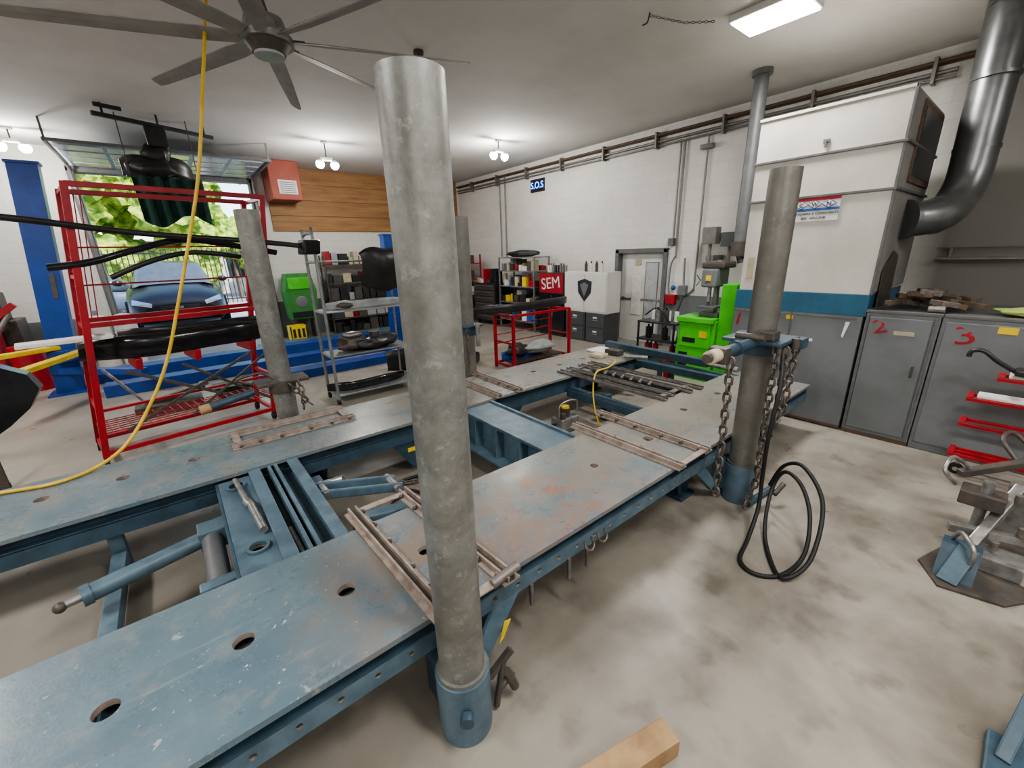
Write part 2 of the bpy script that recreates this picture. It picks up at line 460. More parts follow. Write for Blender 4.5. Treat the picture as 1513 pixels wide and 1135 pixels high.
b = B("garage_overhead_door")
for i in range(4):
    y1 = 12.95-i*.56
    b.box((-1.0, y1-.54, 4.08), (2.12, y1, 4.12), DOORP, .01)
    for k in range(5): b.box((-.95+k*.62, y1-.47, 4.065), (-.95+k*.62+.55, y1-.07, 4.08), HEAD, .005)
for x in (-1.08, 2.2):
    b.beam((x, 13.0, 4.1), (x, 10.65, 4.1), .04, .06, TRIM); b.cyl((x, 13.05, 0.02), (x, 13.05, 3.9), .03, CONDUIT, 8)
    b.beam((x, 10.8, 4.1), (x, 10.8, CZ-.001), .03, .03, TRIM); b.tube([(x, 13.05, 3.85), (x, 12.98, 4.05), (x, 12.8, 4.1)], .03, CONDUIT)
b.beam((-1.1, 10.66, 4.1), (2.22, 10.66, 4.1), .04, .05, TRIM)
b.cyl((-1.1, 13.0, 4.3), (2.2, 13.0, 4.3), .03, CONDUIT, 8)
b.done()

# ------------------------------------------------------------------ frame bench
bench = empty("frame_straightening_bench")
ZT = .556
b = B("near_runway")
hx = [(-.94+.433*i, 1.80, .042) for i in range(4)]+[(-1.37, 1.8, .042), (.79, 1.8, .042), (2.2, 1.8, .03), (2.9, 1.8, .042), (3.74, 1.95, .035), (4.45, 1.95, .035)]
def top(y0, y1, x0, x1, holes, b):
    b.plate(x0, x1, y0, y1, .028, holes, lambda u, v, w: (u, v, ZT+w), DECK)
top(1.38, 2.24, -2.6, 5.49, hx, b)
for ys, sgn in ((1.40, -1), (2.22, 1)):
    hl = [(-2.45+.155*i, .405, .014) for i in range(51)]
    if sgn < 0: b.plate(-2.6, 5.45, .35, .455, .012, hl, lambda u, v, w: (u, ys-w*sgn*-1, v), BLUE2, 12)
    else: b.box((-2.6, ys-.012, .35), (5.45, ys, .455), BLUE)
    yw = ys-sgn*.07
    b.box((-2.6, min(ys, yw), .450), (5.45, max(ys, yw), .46), BLUE)
    b.box((-2.6, yw-.006, .34), (5.45, yw+.006, .53), BLUE)
b.box((-2.6, 1.46, .34), (5.45, 1.6, .352), BLUE); b.box((-2.6, 2.02, .34), (5.45, 2.16, .352), BLUE)
for i in range(9): b.box((-2.5+i*.98, 1.47, .35), (-2.49+i*.98, 2.15, .525), BLUE)
b.box((5.44, 1.40, .35), (5.47, 2.22, .528), BLUE)
b.done(bench)
b = B("far_runway")
top(3.55, 4.45, -2.6, 5.9, [(-1.88, 4.06, .042), (-1.445, 4.06, .042), (-1.01, 4.06, .042), (-.58, 4.06, .042), (-.14, 4.06, .042), (1.85, 4.1, .03), (3.6, 4.05, .04), (4.1, 4.05, .04), (4.6, 4.05, .04)], b)
for ys, sgn in ((3.56, -1), (4.44, 1)):
    yw = ys-sgn*.07
    b.box((-2.6, min(ys, ys-sgn*.012), .35), (5.85, max(ys, ys-sgn*.012), .455), BLUE)
    b.box((-2.6, min(ys, yw), .45), (5.85, max(ys, yw), .46), BLUE)
    b.box((-2.6, yw-.006, .34), (5.85, yw+.006, .53), BLUE)
b.box((5.83, 3.57, .35), (5.86, 4.43, .528), BLUE)
b.box((-2.55, 3.6, .336), (5.83, 3.8, .348), BLUE)
b.done(bench)

b = B("cross_member_plate")
b.plate(2.26, 3.53, -.03, .17, .02, [(2.50, .08, .045), (3.38, .07, .045)], lambda u, v, w: (v, u, .515+w), BLUE2)
for y, x in ((2.50, .08), (3.38, .07)): b.hollow((x, y, .505), (x, y, .535), .062, .045, BLUE2, 24)
b.box((.17, 2.25, .40), (.50, 3.54, .43), BLUE2, .004)
for x in (.17, .30, .345, .475): b.box((x, 2.25, .40), (x+.024, 3.54, .545), BLUE2, .004)
b.box((.17, 2.25, .535), (.25, 3.54, .548), BLUE2, .003); b.box((.44, 2.25, .535), (.52, 3.54, .548), BLUE2, .003)
b.box((-.05, 2.25, .30), (-.03, 3.54, .51), BLUE, .003)
b.box((-.05, 2.26, .26), (.5, 3.53, .30), BLUE, .003)
b.done(bench)
b = B("cross_member_beam")
b.box((2.12, 2.25, .505), (2.50, 3.54, .53), BLUE2, .004); b.box((2.19, 2.25, .20), (2.22, 3.54, .51), BLUE2, .003)
b.box((2.04, 2.25, .19), (2.38, 3.54, .215), BLUE2, .004); b.box((2.42, 2.25, .22), (2.44, 3.54, .51), BLUE, .003)
b.box((2.1, 2.25, .53), (2.13, 3.54, .55), BLUE2, .003); b.box((2.49, 2.25, .53), (2.52, 3.54, .55), BLUE2, .003)
for y in (2.55, 2.9, 3.25): b.box((2.1, y, .215), (2.2, y+.02, .505), BLUE2, .003)
b.done(bench)
b = B("far_cross_member")
b.box((5.2, 2.26, .42), (5.42, 3.54, .52), BLUE, .01); b.box((4.62, 2.26, .30), (4.74, 3.54, .44), BLUE, .01)
b.box((3.72, 2.26, .30), (3.86, 3.54, .40), BLUE, .01)
b.box((4.0, 2.4, .0), (4.1, 2.5, .35), BLUE, .01); b.box((4.0, 3.1, .0), (4.1, 3.2, .35), BLUE, .01)
b.done(bench)
b = B("deck_support_rails")
for x, y0 in ((3.84, 2.2), (4.02, 2.22), (4.26, 2.15), (4.46, 2.13)):
    b.box((x-.035, y0, ZT+.004), (x+.035, 3.80, ZT+.012), DRUST, .003)
    b.box((x-.035, y0, ZT+.012), (x-.029, 3.80, ZT+.034), STEEL, .002); b.box((x+.029, y0, ZT+.012), (x+.035, 3.80, ZT+.034), DRUST, .002)
for i in range(7): b.cyl((4.11, 2.6+i*.13, ZT+.02), (4.17, 2.6+i*.13, ZT+.05), .022, DSTEEL, 10)
for y in (2.3, 3.7): b.box((3.82, y-.03, ZT+.012), (4.48, y+.03, ZT+.02), DRUST, .002)
b.done(bench)
b = B("far_pull_bar")
b.beam((5.42, 4.25, .63), (5.32, 2.5, .63), .10, .10, BLUE, .01)
b.cyl((5.32, 2.5, .63), (5.28, 2.1, .63), .035, STEEL, 14)
b.box((5.0, 4.0, .56), (5.35, 4.32, .59), PAPER, .01); b.box((5.05, 3.75, .56), (5.2, 4.0, .64), DSTEEL, .01)
b.cyl((5.0, 3.6, .60), (5.15, 3.3, .60), .03, STEEL, 12); b.box((4.75, 3.85, .558), (4.95, 4.05, .61), TAN, .01)
b.done(bench)

def clampbar(b, p0, p1, inward):
    p0, p1 = Vector(p0), Vector(p1); d = (p1-p0).normalized(); nrm = Vector((-d.y, d.x, 0))*inward
    z = Vector((0, 0, 1))
    b.beam(p0+z*.006, p1+z*.006, .105, .012, RUST, .003)
    b.beam(p0+z*.026+nrm*.022, p1+z*.026+nrm*.022, .012, .034, RUST, .002)
    b.beam(p0+z*.026-nrm*.022, p1+z*.026-nrm*.022, .012, .034, RUST, .002)
    b.beam(p0+z*.014, p1+z*.014, .030, .004, DSTEEL, 0)
    L = (p1-p0).length
    for t in (.06, .2, .36, .6, .78, .94):
        q = p0+d*L*t-nrm*.042
        b.cyl(q+z*.010, q+z*.028, .014, DSTEEL, 6); b.cyl(q+z*.028, q+z*.042, .008, STEEL, 8)
b = B("cross_clamp_bars")
zc = ZT+.002
clampbar(b, (.64, 1.30, zc), (.60, 2.42, zc), 1); clampbar(b, (1.0, 1.30, zc), (.94, 2.42, zc), -1)
b.beam((.62, 2.38, zc+.02), (.95, 2.38, zc+.02), .05, .012, RUST); b.beam((.64, 1.34, zc+.02), (1.0, 1.34, zc+.02), .05, .012, RUST)
b.cyl((.9, 1.33, zc+.03), (1.06, 1.33, zc+.05), .025, DRUST, 8)
clampbar(b, (2.63, 1.33, zc), (2.63, 2.40, zc), 1); clampbar(b, (3.02, 1.33, zc), (3.03, 2.44, zc), -1)
b.beam((2.63, 1.36, zc+.02), (3.02, 1.36, zc+.02), .05, .012, RUST)
clampbar(b, (.13, 4.06, zc), (1.18, 4.06, zc), 1); clampbar(b, (.14, 4.38, zc), (1.16, 4.38, zc), -1)
b.beam((.18, 4.02, zc+.02), (.18, 4.42, zc+.02), .06, .012, RUST); b.beam((1.12, 4.02, zc+.02), (1.12, 4.42, zc+.02), .06, .012, RUST)
clampbar(b, (2.62, 3.5, zc), (2.62, 4.55, zc), 1); clampbar(b, (2.93, 3.5, zc), (2.95, 4.6, zc), -1)
b.done(bench)

b = B("bench_legs")
def leg(x, y, w=.16):
    b.prism([(x-w, y-.05, .34), (x+w, y-.05, .34), (x+w*.45, y-.05, .03), (x-w*.45, y-.05, .03)], (0, .012, 0), BLUE)
    b.prism([(x-w, y+.10, .34), (x+w, y+.10, .34), (x+w*.45, y+.10, .03), (x-w*.45, y+.10, .03)], (0, .012, 0), BLUE)
    b.box((x-.05, y-.05, .03), (x+.05, y+.11, .34), BLUE, .006); b.box((x-.11, y-.1, .0), (x+.11, y+.16, .03), BLUE, .005)
for x in (-1.9, 1.02, 3.15, 4.9): leg(x, 1.62)
for x in (-1.9, .75, 2.7, 4.9): leg(x, 4.1)
for x in (1.6, 2.75): b.prism([(x-.25, 3.58, .34), (x+.25, 3.58, .34), (x+.05, 3.58, .05), (x-.05, 3.58, .05)], (0, .012, 0), BLUE); b.box((x-.1, 3.57, .24), (x+.1, 3.578, .28), YELP)
b.box((-.70, 2.2, .10), (-.62, 3.6, .20), BLUE2, .005); b.box((-.70, 3.62, .0), (-.62, 3.7, .34), BLUE2, .005); b.box((-.70, 2.12, .0), (-.62, 2.2, .34), BLUE2, .005)
b.prism([(.95, 1.40, .36), (1.12, 1.40, .36), (.80, 1.33, .08), (.70, 1.33, .08)], (0, .02, 0), BLUE2)
b.prism([(3.0, 1.42, .36), (3.16, 1.42, .36), (3.40, 1.36, .06), (3.3, 1.36, .06)], (0, .02, 0), BLUE2)
b.prism([(.92, 1.325, .20), (.95, 1.325, .22), (1.0, 1.325, .31), (.96, 1.325, .32)], (0, .004, 0), YELP)
for x in (1.5, 1.66, 1.2): b.cyl((x, 1.39, .22), (x, 1.39, .36), .012, DRUST, 8)
for x in (1.63, 1.75):
    b.tube([(x-.03, 1.36, .45), (x-.035, 1.34, .41), (x, 1.33, .39), (x+.035, 1.34, .41), (x+.03, 1.36, .45)], .008, CHAIN, 8)
b.done(bench)

b = B("hydraulic_rams")
b.cyl((-.80, 2.93, .36), (-.70, 2.95, .36), .022, STEEL); b.cyl((-.72, 2.95, .36), (-.10, 3.12, .36), .052, BLUE2)
b.cyl((-.74, 2.945, .36), (-.70, 2.955, .36), .06, BLUE2); b.ball((-.82, 2.92, .36), .03, DSTEEL)
b.box((-.2, 3.04, .29), (-.04, 3.2, .43), BLUE2, .01)
b.cyl((-.13, 2.36, .36), (-.13, 3.08, .36), .06, PIPEG)
b.box((-.22, 2.44, .29), (-.04, 2.52, .43), BLUE2, .01); b.box((-.22, 2.30, .30), (-.04, 2.34, .42), BLUE2, .01)
b.cyl((-.45, 2.62, .16), (-.15, 2.45, .30), .035, BLUE)
b.tube([(-.3, 2.6, .1), (-.15, 2.4, .06), (.1, 2.5, .05), (.3, 2.8, .04)], .012, RUBBER)
b.tube([(1.0, 3.0, .03), (1.3, 3.3, .02), (1.5, 3.0, .02), (1.7, 3.35, .02), (1.35, 3.45, .03), (1.2, 3.2, .02)], .014, RUBBER)
b.chain([(1.2, 3.5, .03), (1.45, 3.35, .03), (1.7, 3.45, .03), (1.85, 3.2, .03)], CHAIN, .07, .022, .008)
for dy in (-.07, .07): b.beam((.52, 2.95+dy, .50), (1.02, 2.66+dy, .50), .025, .07, BLUE2, .01)
b.cyl((.56, 2.83, .5), (.56, 3.03, .5), .03, STEEL); b.cyl((.98, 2.57, .5), (.98, 2.8, .5), .03, STEEL)
b.cyl((.52, 3.12, .45), (.72, 3.0, .5), .03, STEEL); b.box((.50, 3.05, .4), (.6, 3.2, .5), BLUE, .01)
b.beam((.62, 2.55, .40), (1.0, 2.45, .40), .10, .08, BLUE2, .01)
b.done(bench)
b = B("steel_jack_rods")
b.cyl((.075, 3.45, .545), (.10, 3.05, .55), .018, STEEL); b.cyl((.10, 3.05, .55), (.115, 2.98, .55), .026, STEEL); b.cyl((.115, 2.98, .55), (.135, 2.62, .55), .022, STEEL)
b.cyl((.27, 2.66, .46), (.28, 2.32, .46), .022, STEEL)
b.done(bench)

# ------------------------------------------------------------------ pull posts
def post(x, y, ztop, near):
    b = B("pull_post")
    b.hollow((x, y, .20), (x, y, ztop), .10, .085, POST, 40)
    b.box((x-.08, y-.08, .18), (x+.08, y+.08, .2), POST)
    b.hollow((x, y, .03), (x, y, .34), .122, .10, BLUE2, 36); b.hollow((x, y, .335), (x, y, .36), .114, .10, POST, 36)
    b.cyl((x, y, .0), (x, y, .04), .12, BLUE2, 36)
    s = 1 if near else -1
    b.box((x-.09, min(y+s*.06, y+s*.2), .08), (x+.09, max(y+s*.06, y+s*.2), .34), BLUE, .01)
    return b
b = post(.66, 1.25, 2.6, True)
b.cyl((.60, 1.13, .22), (.58, 1.10, .22), .03, BLUE); b.beam((.78, 1.22, .20), (.90, 1.2, .30), .03, .03, DSTEEL); b.cyl((.80, 1.2, .02), (.85, 1.2, .26), .016, DSTEEL, 10)
b.cyl((.86, 1.19, .2), (.9, 1.18, .08), .022, DSTEEL, 10); b.cyl((.83, 1.2, .12), (.9, 1.2, .16), .02, DSTEEL, 10)
b.done()
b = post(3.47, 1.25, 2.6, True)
b.hollow((3.47, 1.25, 1.30), (3.47, 1.25, 1.40), .125, .10, BLUE, 32)
b.box((3.28, 1.04, 1.40), (3.66, 1.46, 1.43), BLUE, .01); b.box((3.60, 1.0, 1.34), (3.72, 1.5, 1.42), BLUE, .01)
b.cyl((2.72, 1.22, 1.42), (3.35, 1.22, 1.42), .040, BLUE); b.cyl((2.60, 1.22, 1.42), (2.74, 1.22, 1.42), .046, TAN); b.cyl((2.56, 1.22, 1.42), (2.6, 1.22, 1.42), .03, DSTEEL)
b.cyl((2.96, 1.22, 1.42), (3.0, 1.22, 1.42), .055, BLUE)
b.box((2.7, 1.16, 1.36), (2.78, 1.28, 1.47), DSTEEL, .01); b.cyl((3.2, 1.12, 1.47), (3.2, 1.32, 1.47), .025, DSTEEL)
b.cyl((3.5, 1.02, 1.36), (3.5, 1.02, 1.44), .03, DSTEEL, 12); b.box((3.3, 1.1, 1.43), (3.42, 1.2, 1.5), DSTEEL, .01)
b.chain([(2.76, 1.15, 1.40), (2.755, 1.13, .35)], CHAIN, .075, .022, .0085)
b.chain([(3.32, 1.08, 1.40), (3.30, 1.06, .30), (3.2, 1.1, .05)], CHAIN, .075, .022, .0085)
b.chain([(3.42, 1.05, 1.38), (3.44, 1.04, .75)], CHAIN, .075, .022, .0085)
b.chain([(3.64, 1.05, 1.36), (3.62, 1.06, .82), (3.52, 1.1, .7)], CHAIN, .075, .022, .0085)
b.cyl((3.3, 1.1, .08), (3.62, 1.04, .12), .03, BLUE); b.cyl((3.58, 1.0, .1), (3.7, .98, .16), .02, DSTEEL)
b.done()
b = post(.68, 4.60, 2.54, False)
b.hollow((.68, 4.6, .84), (.68, 4.6, .94), .125, .10, DSTEEL, 28)
b.box((.45, 4.5, .92), (.92, 4.75, .96), DSTEEL, .01)
b.cyl((.05, 4.5, .84), (.42, 4.52, .90), .035, BLUE); b.cyl((-.02, 4.49, .83), (.06, 4.5, .84), .042, WOOD)
b.tube([(.42, 4.5, .98), (.3, 4.48, 1.05), (.5, 4.47, 1.08), (.6, 4.46, 1.0)], .012, DSTEEL)
b.chain([(.80, 4.46, .95), (.83, 4.42, .8), (.80, 4.43, .62)], CHAIN, .07, .022, .008)
b.chain([(.72, 4.46, .93), (.85, 4.44, .72), (.92, 4.43, .64)], CHAIN, .07, .022, .008)
b.done()
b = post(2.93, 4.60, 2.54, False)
b.hollow((2.93, 4.6, 1.1), (2.93, 4.6, 1.2), .12, .10, BLUE, 28)
b.box((2.8, 4.45, 1.2), (3.08, 4.75, 1.23), BLUE, .01); b.cyl((2.98, 4.42, .95), (2.98, 4.42, 1.25), .03, STEEL, 12)
b.chain([(2.85, 4.48, 1.2), (2.84, 4.46, .62)], CHAIN, .06, .018, .007)
b.done()

b = B("hydraulic_hose")
b.tube([(3.28, 1.02, 1.36), (3.14, .96, 1.15), (3.08, .96, .8), (3.16, .98, .45), (3.12, .96, .2), (2.92, .93, .04), (2.68, .88, .018), (2.62, .76, .018), (2.74, .64, .018), (3.0, .60, .06), (3.22, .66, .24), (3.36, .78, .38), (3.44, .92, .40), (3.42, .98, .22), (3.14, .90, .05), (2.86, .76, .018), (2.70, .62, .03), (2.90, .54, .12), (3.2, .60, .38), (3.42, .8, .50), (3.54, .96, .40), (3.56, 1.04, .18)], .0145, RUBBER, 8, 8)
b.done()

b = B("yellow_air_hose")
b.tube([(.80, 4.78, CZ-.01), (.62, 4.72, 3.7), (.40, 4.62, 2.84), (.22, 4.62, 2.3), (.03, 4.62, 1.77), (-.15, 4.62, 1.3), (-.34, 4.6, .95), (-.55, 4.5, .68), (-.75, 4.38, .58), (-.98, 4.27, .572), (-1.3, 4.36, .572), (-1.7, 4.42, .572), (-2.2, 4.3, .572)], .0135, YEL, 10, 8)
b.cyl((.80, 4.78, CZ-.06), (.80, 4.78, CZ-.001), .05, DSTEEL, 16)
b.done()
b = B("yellow_extension_cord")
b.tube([(4.75, 3.65, .60), (4.6, 3.45, .62), (4.25, 3.3, .63), (3.95, 3.25, .63), (3.75, 3.12, .45), (3.68, 3.0, .2), (3.72, 2.9, .02), (3.9, 2.7, .02)], .010, YEL, 8)
b.done()
b = B("hydraulic_pump")
b.box((3.3, 3.2, .02), (3.6, 3.4, .17), STEEL, .02); b.cyl((3.45, 3.3, .17), (3.45, 3.3, .28), .06, DSTEEL, 16); b.cyl((3.45, 3.3, .28), (3.45, 3.3, .30), .05, YELP, 16); b.cyl((3.36, 3.25, .17), (3.36, 3.25, .24), .035, DSTEEL, 12)
b.tube([(3.3, 3.25, .2), (3.32, 3.25, .36), (3.58, 3.25, .36), (3.6, 3.25, .2)], .012, STEEL); b.box((3.28, 3.18, 0), (3.62, 3.42, .02), DSTEEL)
b.tube([(3.3, 3.3, .1), (3.1, 3.5, .02), (2.8, 3.3, .015), (2.7, 2.9, .015)], .012, RUBBER)
b.done()

# ------------------------------------------------------------------ spray cabinets
cab = B("spray_booth_cabinet")
X0 = 5.77
cab.box((X0, 1.08, 1.56), (7.3, 2.42, 3.48), CABW, .008)
cab.box((X0-.004, 1.08, 1.33), (7.3, 2.45, 1.56), STRIPE, .004)
cab.box((X0, 1.10, .02), (7.3, 2.45, 1.33), CABG, .006)
cab.box((X0+.02, 1.068, 1.58), (7.29, 1.081, 3.46), CABSIDE, .004)  # thin cladding, the shade on this side put into its darker colour
cab.box((X0+.35, 1.05, 2.68), (7.2, 1.07, 3.42), OLDW, .004); cab.box((X0+.42, 1.045, 2.74), (7.13, 1.052, 3.36), BLACK)  # dark panel added to paint the darkness of a recess
for z in (3.02, 2.60): cab.box((X0-.02, 1.06, z-.013), (X0+.0, 2.43, z+.013), TRIM, .004)
for z in (3.02, 2.60): cab.box((X0, 1.045, z-.013), (7.3, 1.08, z+.013), TRIM, .004)
cab.box((X0-.012, 1.065, 1.56), (X0+.01, 1.09, 3.49), TRIM, .004); cab.box((X0-.012, 1.07, 3.46), (X0+.01, 2.43, 3.49), CABW, .004)
cab.box((X0-.012, 1.77, .06), (X0, 1.785, 1.33), TRIM); cab.box((X0-.008, 1.1, .02), (X0, 2.45, .05), BROWN); cab.box((X0-.01, 1.15, 1.29), (X0, 2.44, 1.31), TRIM)
cab.box((X0-.012, 1.70, 3.12), (X0-.001, 1.76, 3.16), TRIM, .003); cab.box((X0-.03, 1.72, 3.08), (X0-.01, 1.74, 3.14), STEEL, .003)
cab.box((X0-.006, 1.755, 1.24), (X0, 1.83, 1.31), YELP); cab.box((X0-.006, 1.52, 1.0), (X0, 1.56, 1.03), PAPER); cab.box((X0-.005, 2.28, 1.70), (X0, 2.36, 1.96), TAN)
cab.prism([(X0-.006, 1.24, 1.26), (X0-.006, 1.20, 1.26), (X0-.006, 1.24, 1.08), (X0-.006, 1.255, 1.10)], (.005, 0, 0), PAPER)
cab.box((X0+.02, 1.1, 0), (7.2, 2.4, .03), TRIM)
cabo = cab.done()
text("1", (X0-.012, 2.38, 1.18), .22, RED, cabo, tilt=-.2)
b = B("storage_cabinet")
b.box((X0, .50, .0), (6.9, 1.075, 1.39), CABG, .008); b.box((X0-.01, .49, 1.38), (6.9, 1.08, 1.41), TRIM, .005)
b.box((X0-.014, .55, .08), (X0, 1.04, 1.34), CABG, .006); b.box((X0-.03, .60, .75), (X0-.012, .62, .87), DSTEEL, .003); b.box((X0-.008, .5, .0), (X0, 1.07, .04), BROWN)
b.box((X0-.02, .66, 1.17), (X0-.013, .82, 1.21), TAN)
for y in (.53, 1.05): b.box((X0-.018, y-.008, .05), (X0, y+.008, 1.36), TRIM)
o = b.done(); text("2", (X0-.016, .94, 1.24), .20, RED, o, sx=1.3, tilt=.25)
b = B("storage_cabinet")
b.box((X0, -1.0, .0), (6.9, .492, 1.39), CABG, .008); b.box((X0-.01, -1.0, 1.38), (6.9, .485, 1.41), TRIM, .005)
b.box((X0-.014, -.28, .08), (X0, .46, 1.34), CABG, .006); b.box((X0-.014, -.95, .08), (X0, -.3, 1.34), CABG, .006); b.box((X0-.02, .0, 1.27), (X0-.013, .12, 1.33), YELP)
b.box((X0-.018, -.295, .05), (X0, -.28, 1.36), TRIM)
o = b.done(); text("3", (X0-.016, .31, 1.22), .24, RED, o, sx=1.5, tilt=.15)
b = B("company_sign")
b.box((X0-.012, 1.50, 2.34), (X0-.002, 1.96, 2.60), PAPER, .001)
b.box((X0-.016, 1.50, 2.555), (X0-.012, 1.96, 2.595), RED); b.box((X0-.016, 1.50, 2.45), (X0-.012, 1.96, 2.475), LBLUE)
for i, ch in enumerate("CWN"):
    y = 1.86-i*.13
    b.prism([(X0-.02, y+.07, 2.515), (X0-.02, y, 2.56), (X0-.02, y-.07, 2.515), (X0-.02, y, 2.47)], (.005, 0, 0), LBLUE)
    b.prism([(X0-.022, y+.058, 2.515), (X0-.022, y, 2.552), (X0-.022, y-.058, 2.515), (X0-.022, y, 2.478)], (.004, 0, 0), PAPER)
o = b.done()
for i, ch in enumerate("CWN"): text(ch, (X0-.025, 1.86-i*.13, 2.513), .06, BLACK, o)
text("SPRAYCABINS & COMPONENTS", (X0-.014, 1.73, 2.42), .032, BLACK, o); text("EDE - HOLLAND", (X0-.014, 1.73, 2.375), .032, BLACK, o)

b = B("scrap_wood_pile")
for i in range(30):
    x = random.uniform(5.88, 6.4); y = random.uniform(.36, .90); z = 1.455+random.uniform(0, .14)*(1-abs(y-.65)*1.6); a = random.uniform(0, PI); L = random.uniform(.06, .15)
    b.beam((x-L*math.cos(a), y-L*math.sin(a), z), (x+L*math.cos(a), y+L*math.sin(a), z+random.uniform(0, .05)), .06, .05, random.choice([OLDW, OLDW, DSTEEL, DRUST]), .006)
b.cyl((5.85, .5, 1.446), (5.85, .62, 1.446), .035, STEEL, 14)
b.done()
b = B("leaning_metal_panel"); b.prism([(5.95, 1.05, 1.412), (6.5, 1.05, 1.412), (6.5, 1.06, 1.95), (6.25, 1.06, 2.0), (5.95, 1.06, 1.8)], (0, -.012, 0), DSTEEL); b.done()
b = B("green_rag"); b.lump((5.95, -.02, 1.455), .16, LRAG, (.8, 1.3, .22), .5); b.done()
b = B("wall_pipe_rail"); b.cyl((8.3, .95, 1.85), (8.3, -3.0, 1.85), .025, CONDUIT, 10); b.cyl((8.3, .95, 2.0), (8.3, -3.0, 2.0), .012, CONDUIT, 8)
for y in (.8, -.6, -2): b.box((8.3, y, 1.83), (8.398, y+.03, 2.02), CONDUIT)
b.done()

b = B("exhaust_duct")
b.tube([(6.42, 1.05, 2.32), (6.52, .93, 2.33), (6.68, .80, 2.38), (6.86, .74, 2.52), (6.96, .71, 2.72), (6.99, .71, 3.0)], .18, DUCT, 28, 5)
b.cyl((6.99, .71, 2.95), (7.05, .74, CZ-.001), .18, DUCT, 28)
for z in (3.0, 3.65, 4.3): b.cyl((6.995, .71, z), (6.996, .71, z+.03), .188, DUCT, 28)
b.cyl((6.60, .87, 2.345), (6.625, .85, 2.35), .19, DUCT, 24)
b.cyl((6.40, 1.06, 2.32), (6.43, 1.03, 2.32), .205, DUCT, 28)
b.done()
b = B("flue_pipe"); b.cyl((7.1, 3.06, 2.15), (7.12, 3.06, CZ-.001), .095, PIPEG, 24); b.cyl((7.12, 3.06, 4.38), (7.12, 3.06, CZ-.001), .13, PIPEG, 24); b.cyl((7.1, 3.06, 1.95), (7.1, 3.06, 2.17), .12, DSTEEL, 20)
b.tube([(7.1, 3.06, 2.05), (7.1, 3.0, 1.85)], .06, DSTEEL, 12); b.done()

# ------------------------------------------------------------------ right wall fittings
b = B("wall_conduits")
for dz, r in ((4.16, .024), (4.09, .018)): b.cyl((8.33, 1.2, dz), (8.33, 13.1, dz), r, CONDUIT, 10)
b.box((8.35, -1.0, 4.25), (8.398, 13.1, 4.31), BROWN, .004); b.cyl((8.30, -1.5, 4.28), (8.30, 13.1, 4.28), .025, BROWN, 10)
for i in range(9): b.box((8.26, 1.4+i*1.35, 4.04), (8.398, 1.44+i*1.35, 4.34), CONDUIT, .004)
for y, z0, z1 in ((4.95, 2.3, 4.1), (4.86, 1.9, 4.1), (4.40, 1.25, 4.1), (10.55, 2.0, 4.3), (10.8, 2.0, 4.3), (2.95, 1.2, 4.1)): b.cyl((8.36, y, z0), (8.36, y, z1), .018, CONDUIT, 8)
b.tube([(8.35, 4.86, 1.95), (8.35, 4.95, 1.75), (8.35, 4.95, 1.2), (8.35, 4.8, .9)], .016, CONDUIT, 8)
b.tube([(8.35, 4.40, 1.3), (8.35, 4.5, 1.2), (8.35, 4.6, 1.25), (8.35, 4.65, 1.9)], .016, CONDUIT, 8)
b.box((8.28, 4.28, 3.85), (8.398, 4.52, 3.93), CONDUIT, .01)
b.done()
b = B("electrical_disconnect_box")
b.box((7.9, 3.85, 2.15), (8.1, 4.1, 2.45), CONDUIT, .01); b.box((8.05, 3.6, 2.1), (8.3, 3.82, 2.35), PIPEG, .01); b.box((8.1, 3.9, 2.2), (8.395, 4.05, 2.35), CONDUIT, .01)
b.cyl((8.0, 3.98, 1.6), (8.0, 3.98, 2.15), .03, CONDUIT, 10); b.cyl((8.18, 3.7, 1.4), (8.18, 3.7, 2.1), .03, CONDUIT, 10); b.box((8.0, 3.9, 1.85), (8.395, 4.05, 1.95), CONDUIT, .01)
b.done()
b = B("wall_switch_box")
b.box((8.3, 4.92, 2.15), (8.398, 5.04, 2.3), PIPEG, .01); b.box((8.3, 4.55, 1.15), (8.398, 4.72, 1.35), CABG, .01)
b.box((8.3, 4.78, .95), (8.398, 5.0, 1.15), RED, .01); b.ball((8.34, 4.85, 1.3), .05, LBLUE)
b.tube([(8.36, 4.95, 1.0), (8.3, 5.0, .7), (8.3, 4.85, .5), (8.3, 4.7, .8), (8.34, 4.62, 1.1)], .015, DSTEEL)
b.done()

b = B("door_1")
b.box((8.36, 6.32, 0), (8.60, 6.418, 2.10), TRIM, .006); b.box((8.36, 5.062, 0), (8.60, 5.16, 2.10), TRIM, .006); b.box((8.36, 5.062, 2.02), (8.60, 6.418, 2.118), TRIM, .006)
b.box((8.52, 5.16, .01), (8.57, 6.32, 2.02), WHITE, .005)
b.box((8.505, 5.35, .55), (8.52, 5.65, 1.80), HEAD, .005); b.box((8.51, 5.33, .53), (8.519, 5.67, 1.82), TRIM, .003)
b.box((8.49, 5.75, .62), (8.52, 6.0, 1.5), PAPER, .003); b.box((8.50, 5.8, 1.75), (8.52, 5.95, 1.88), TAN, .002)
b.cyl((8.47, 6.22, 1.0), (8.52, 6.22, 1.0), .03, STEEL, 12); b.box((8.45, 6.15, .99), (8.47, 6.25, 1.01), STEEL, .003)
b.box((8.50, 5.18, .95), (8.515, 6.3, 1.0), STEEL, .003)
b.done()
b = B("neon_sign")
b.box((8.36, 8.86, 3.68), (8.398, 9.40, 4.0), BLACK, .004); o = b.done(); text("S.O.S", (8.355, 9.13, 3.84), .23, NEON, o)

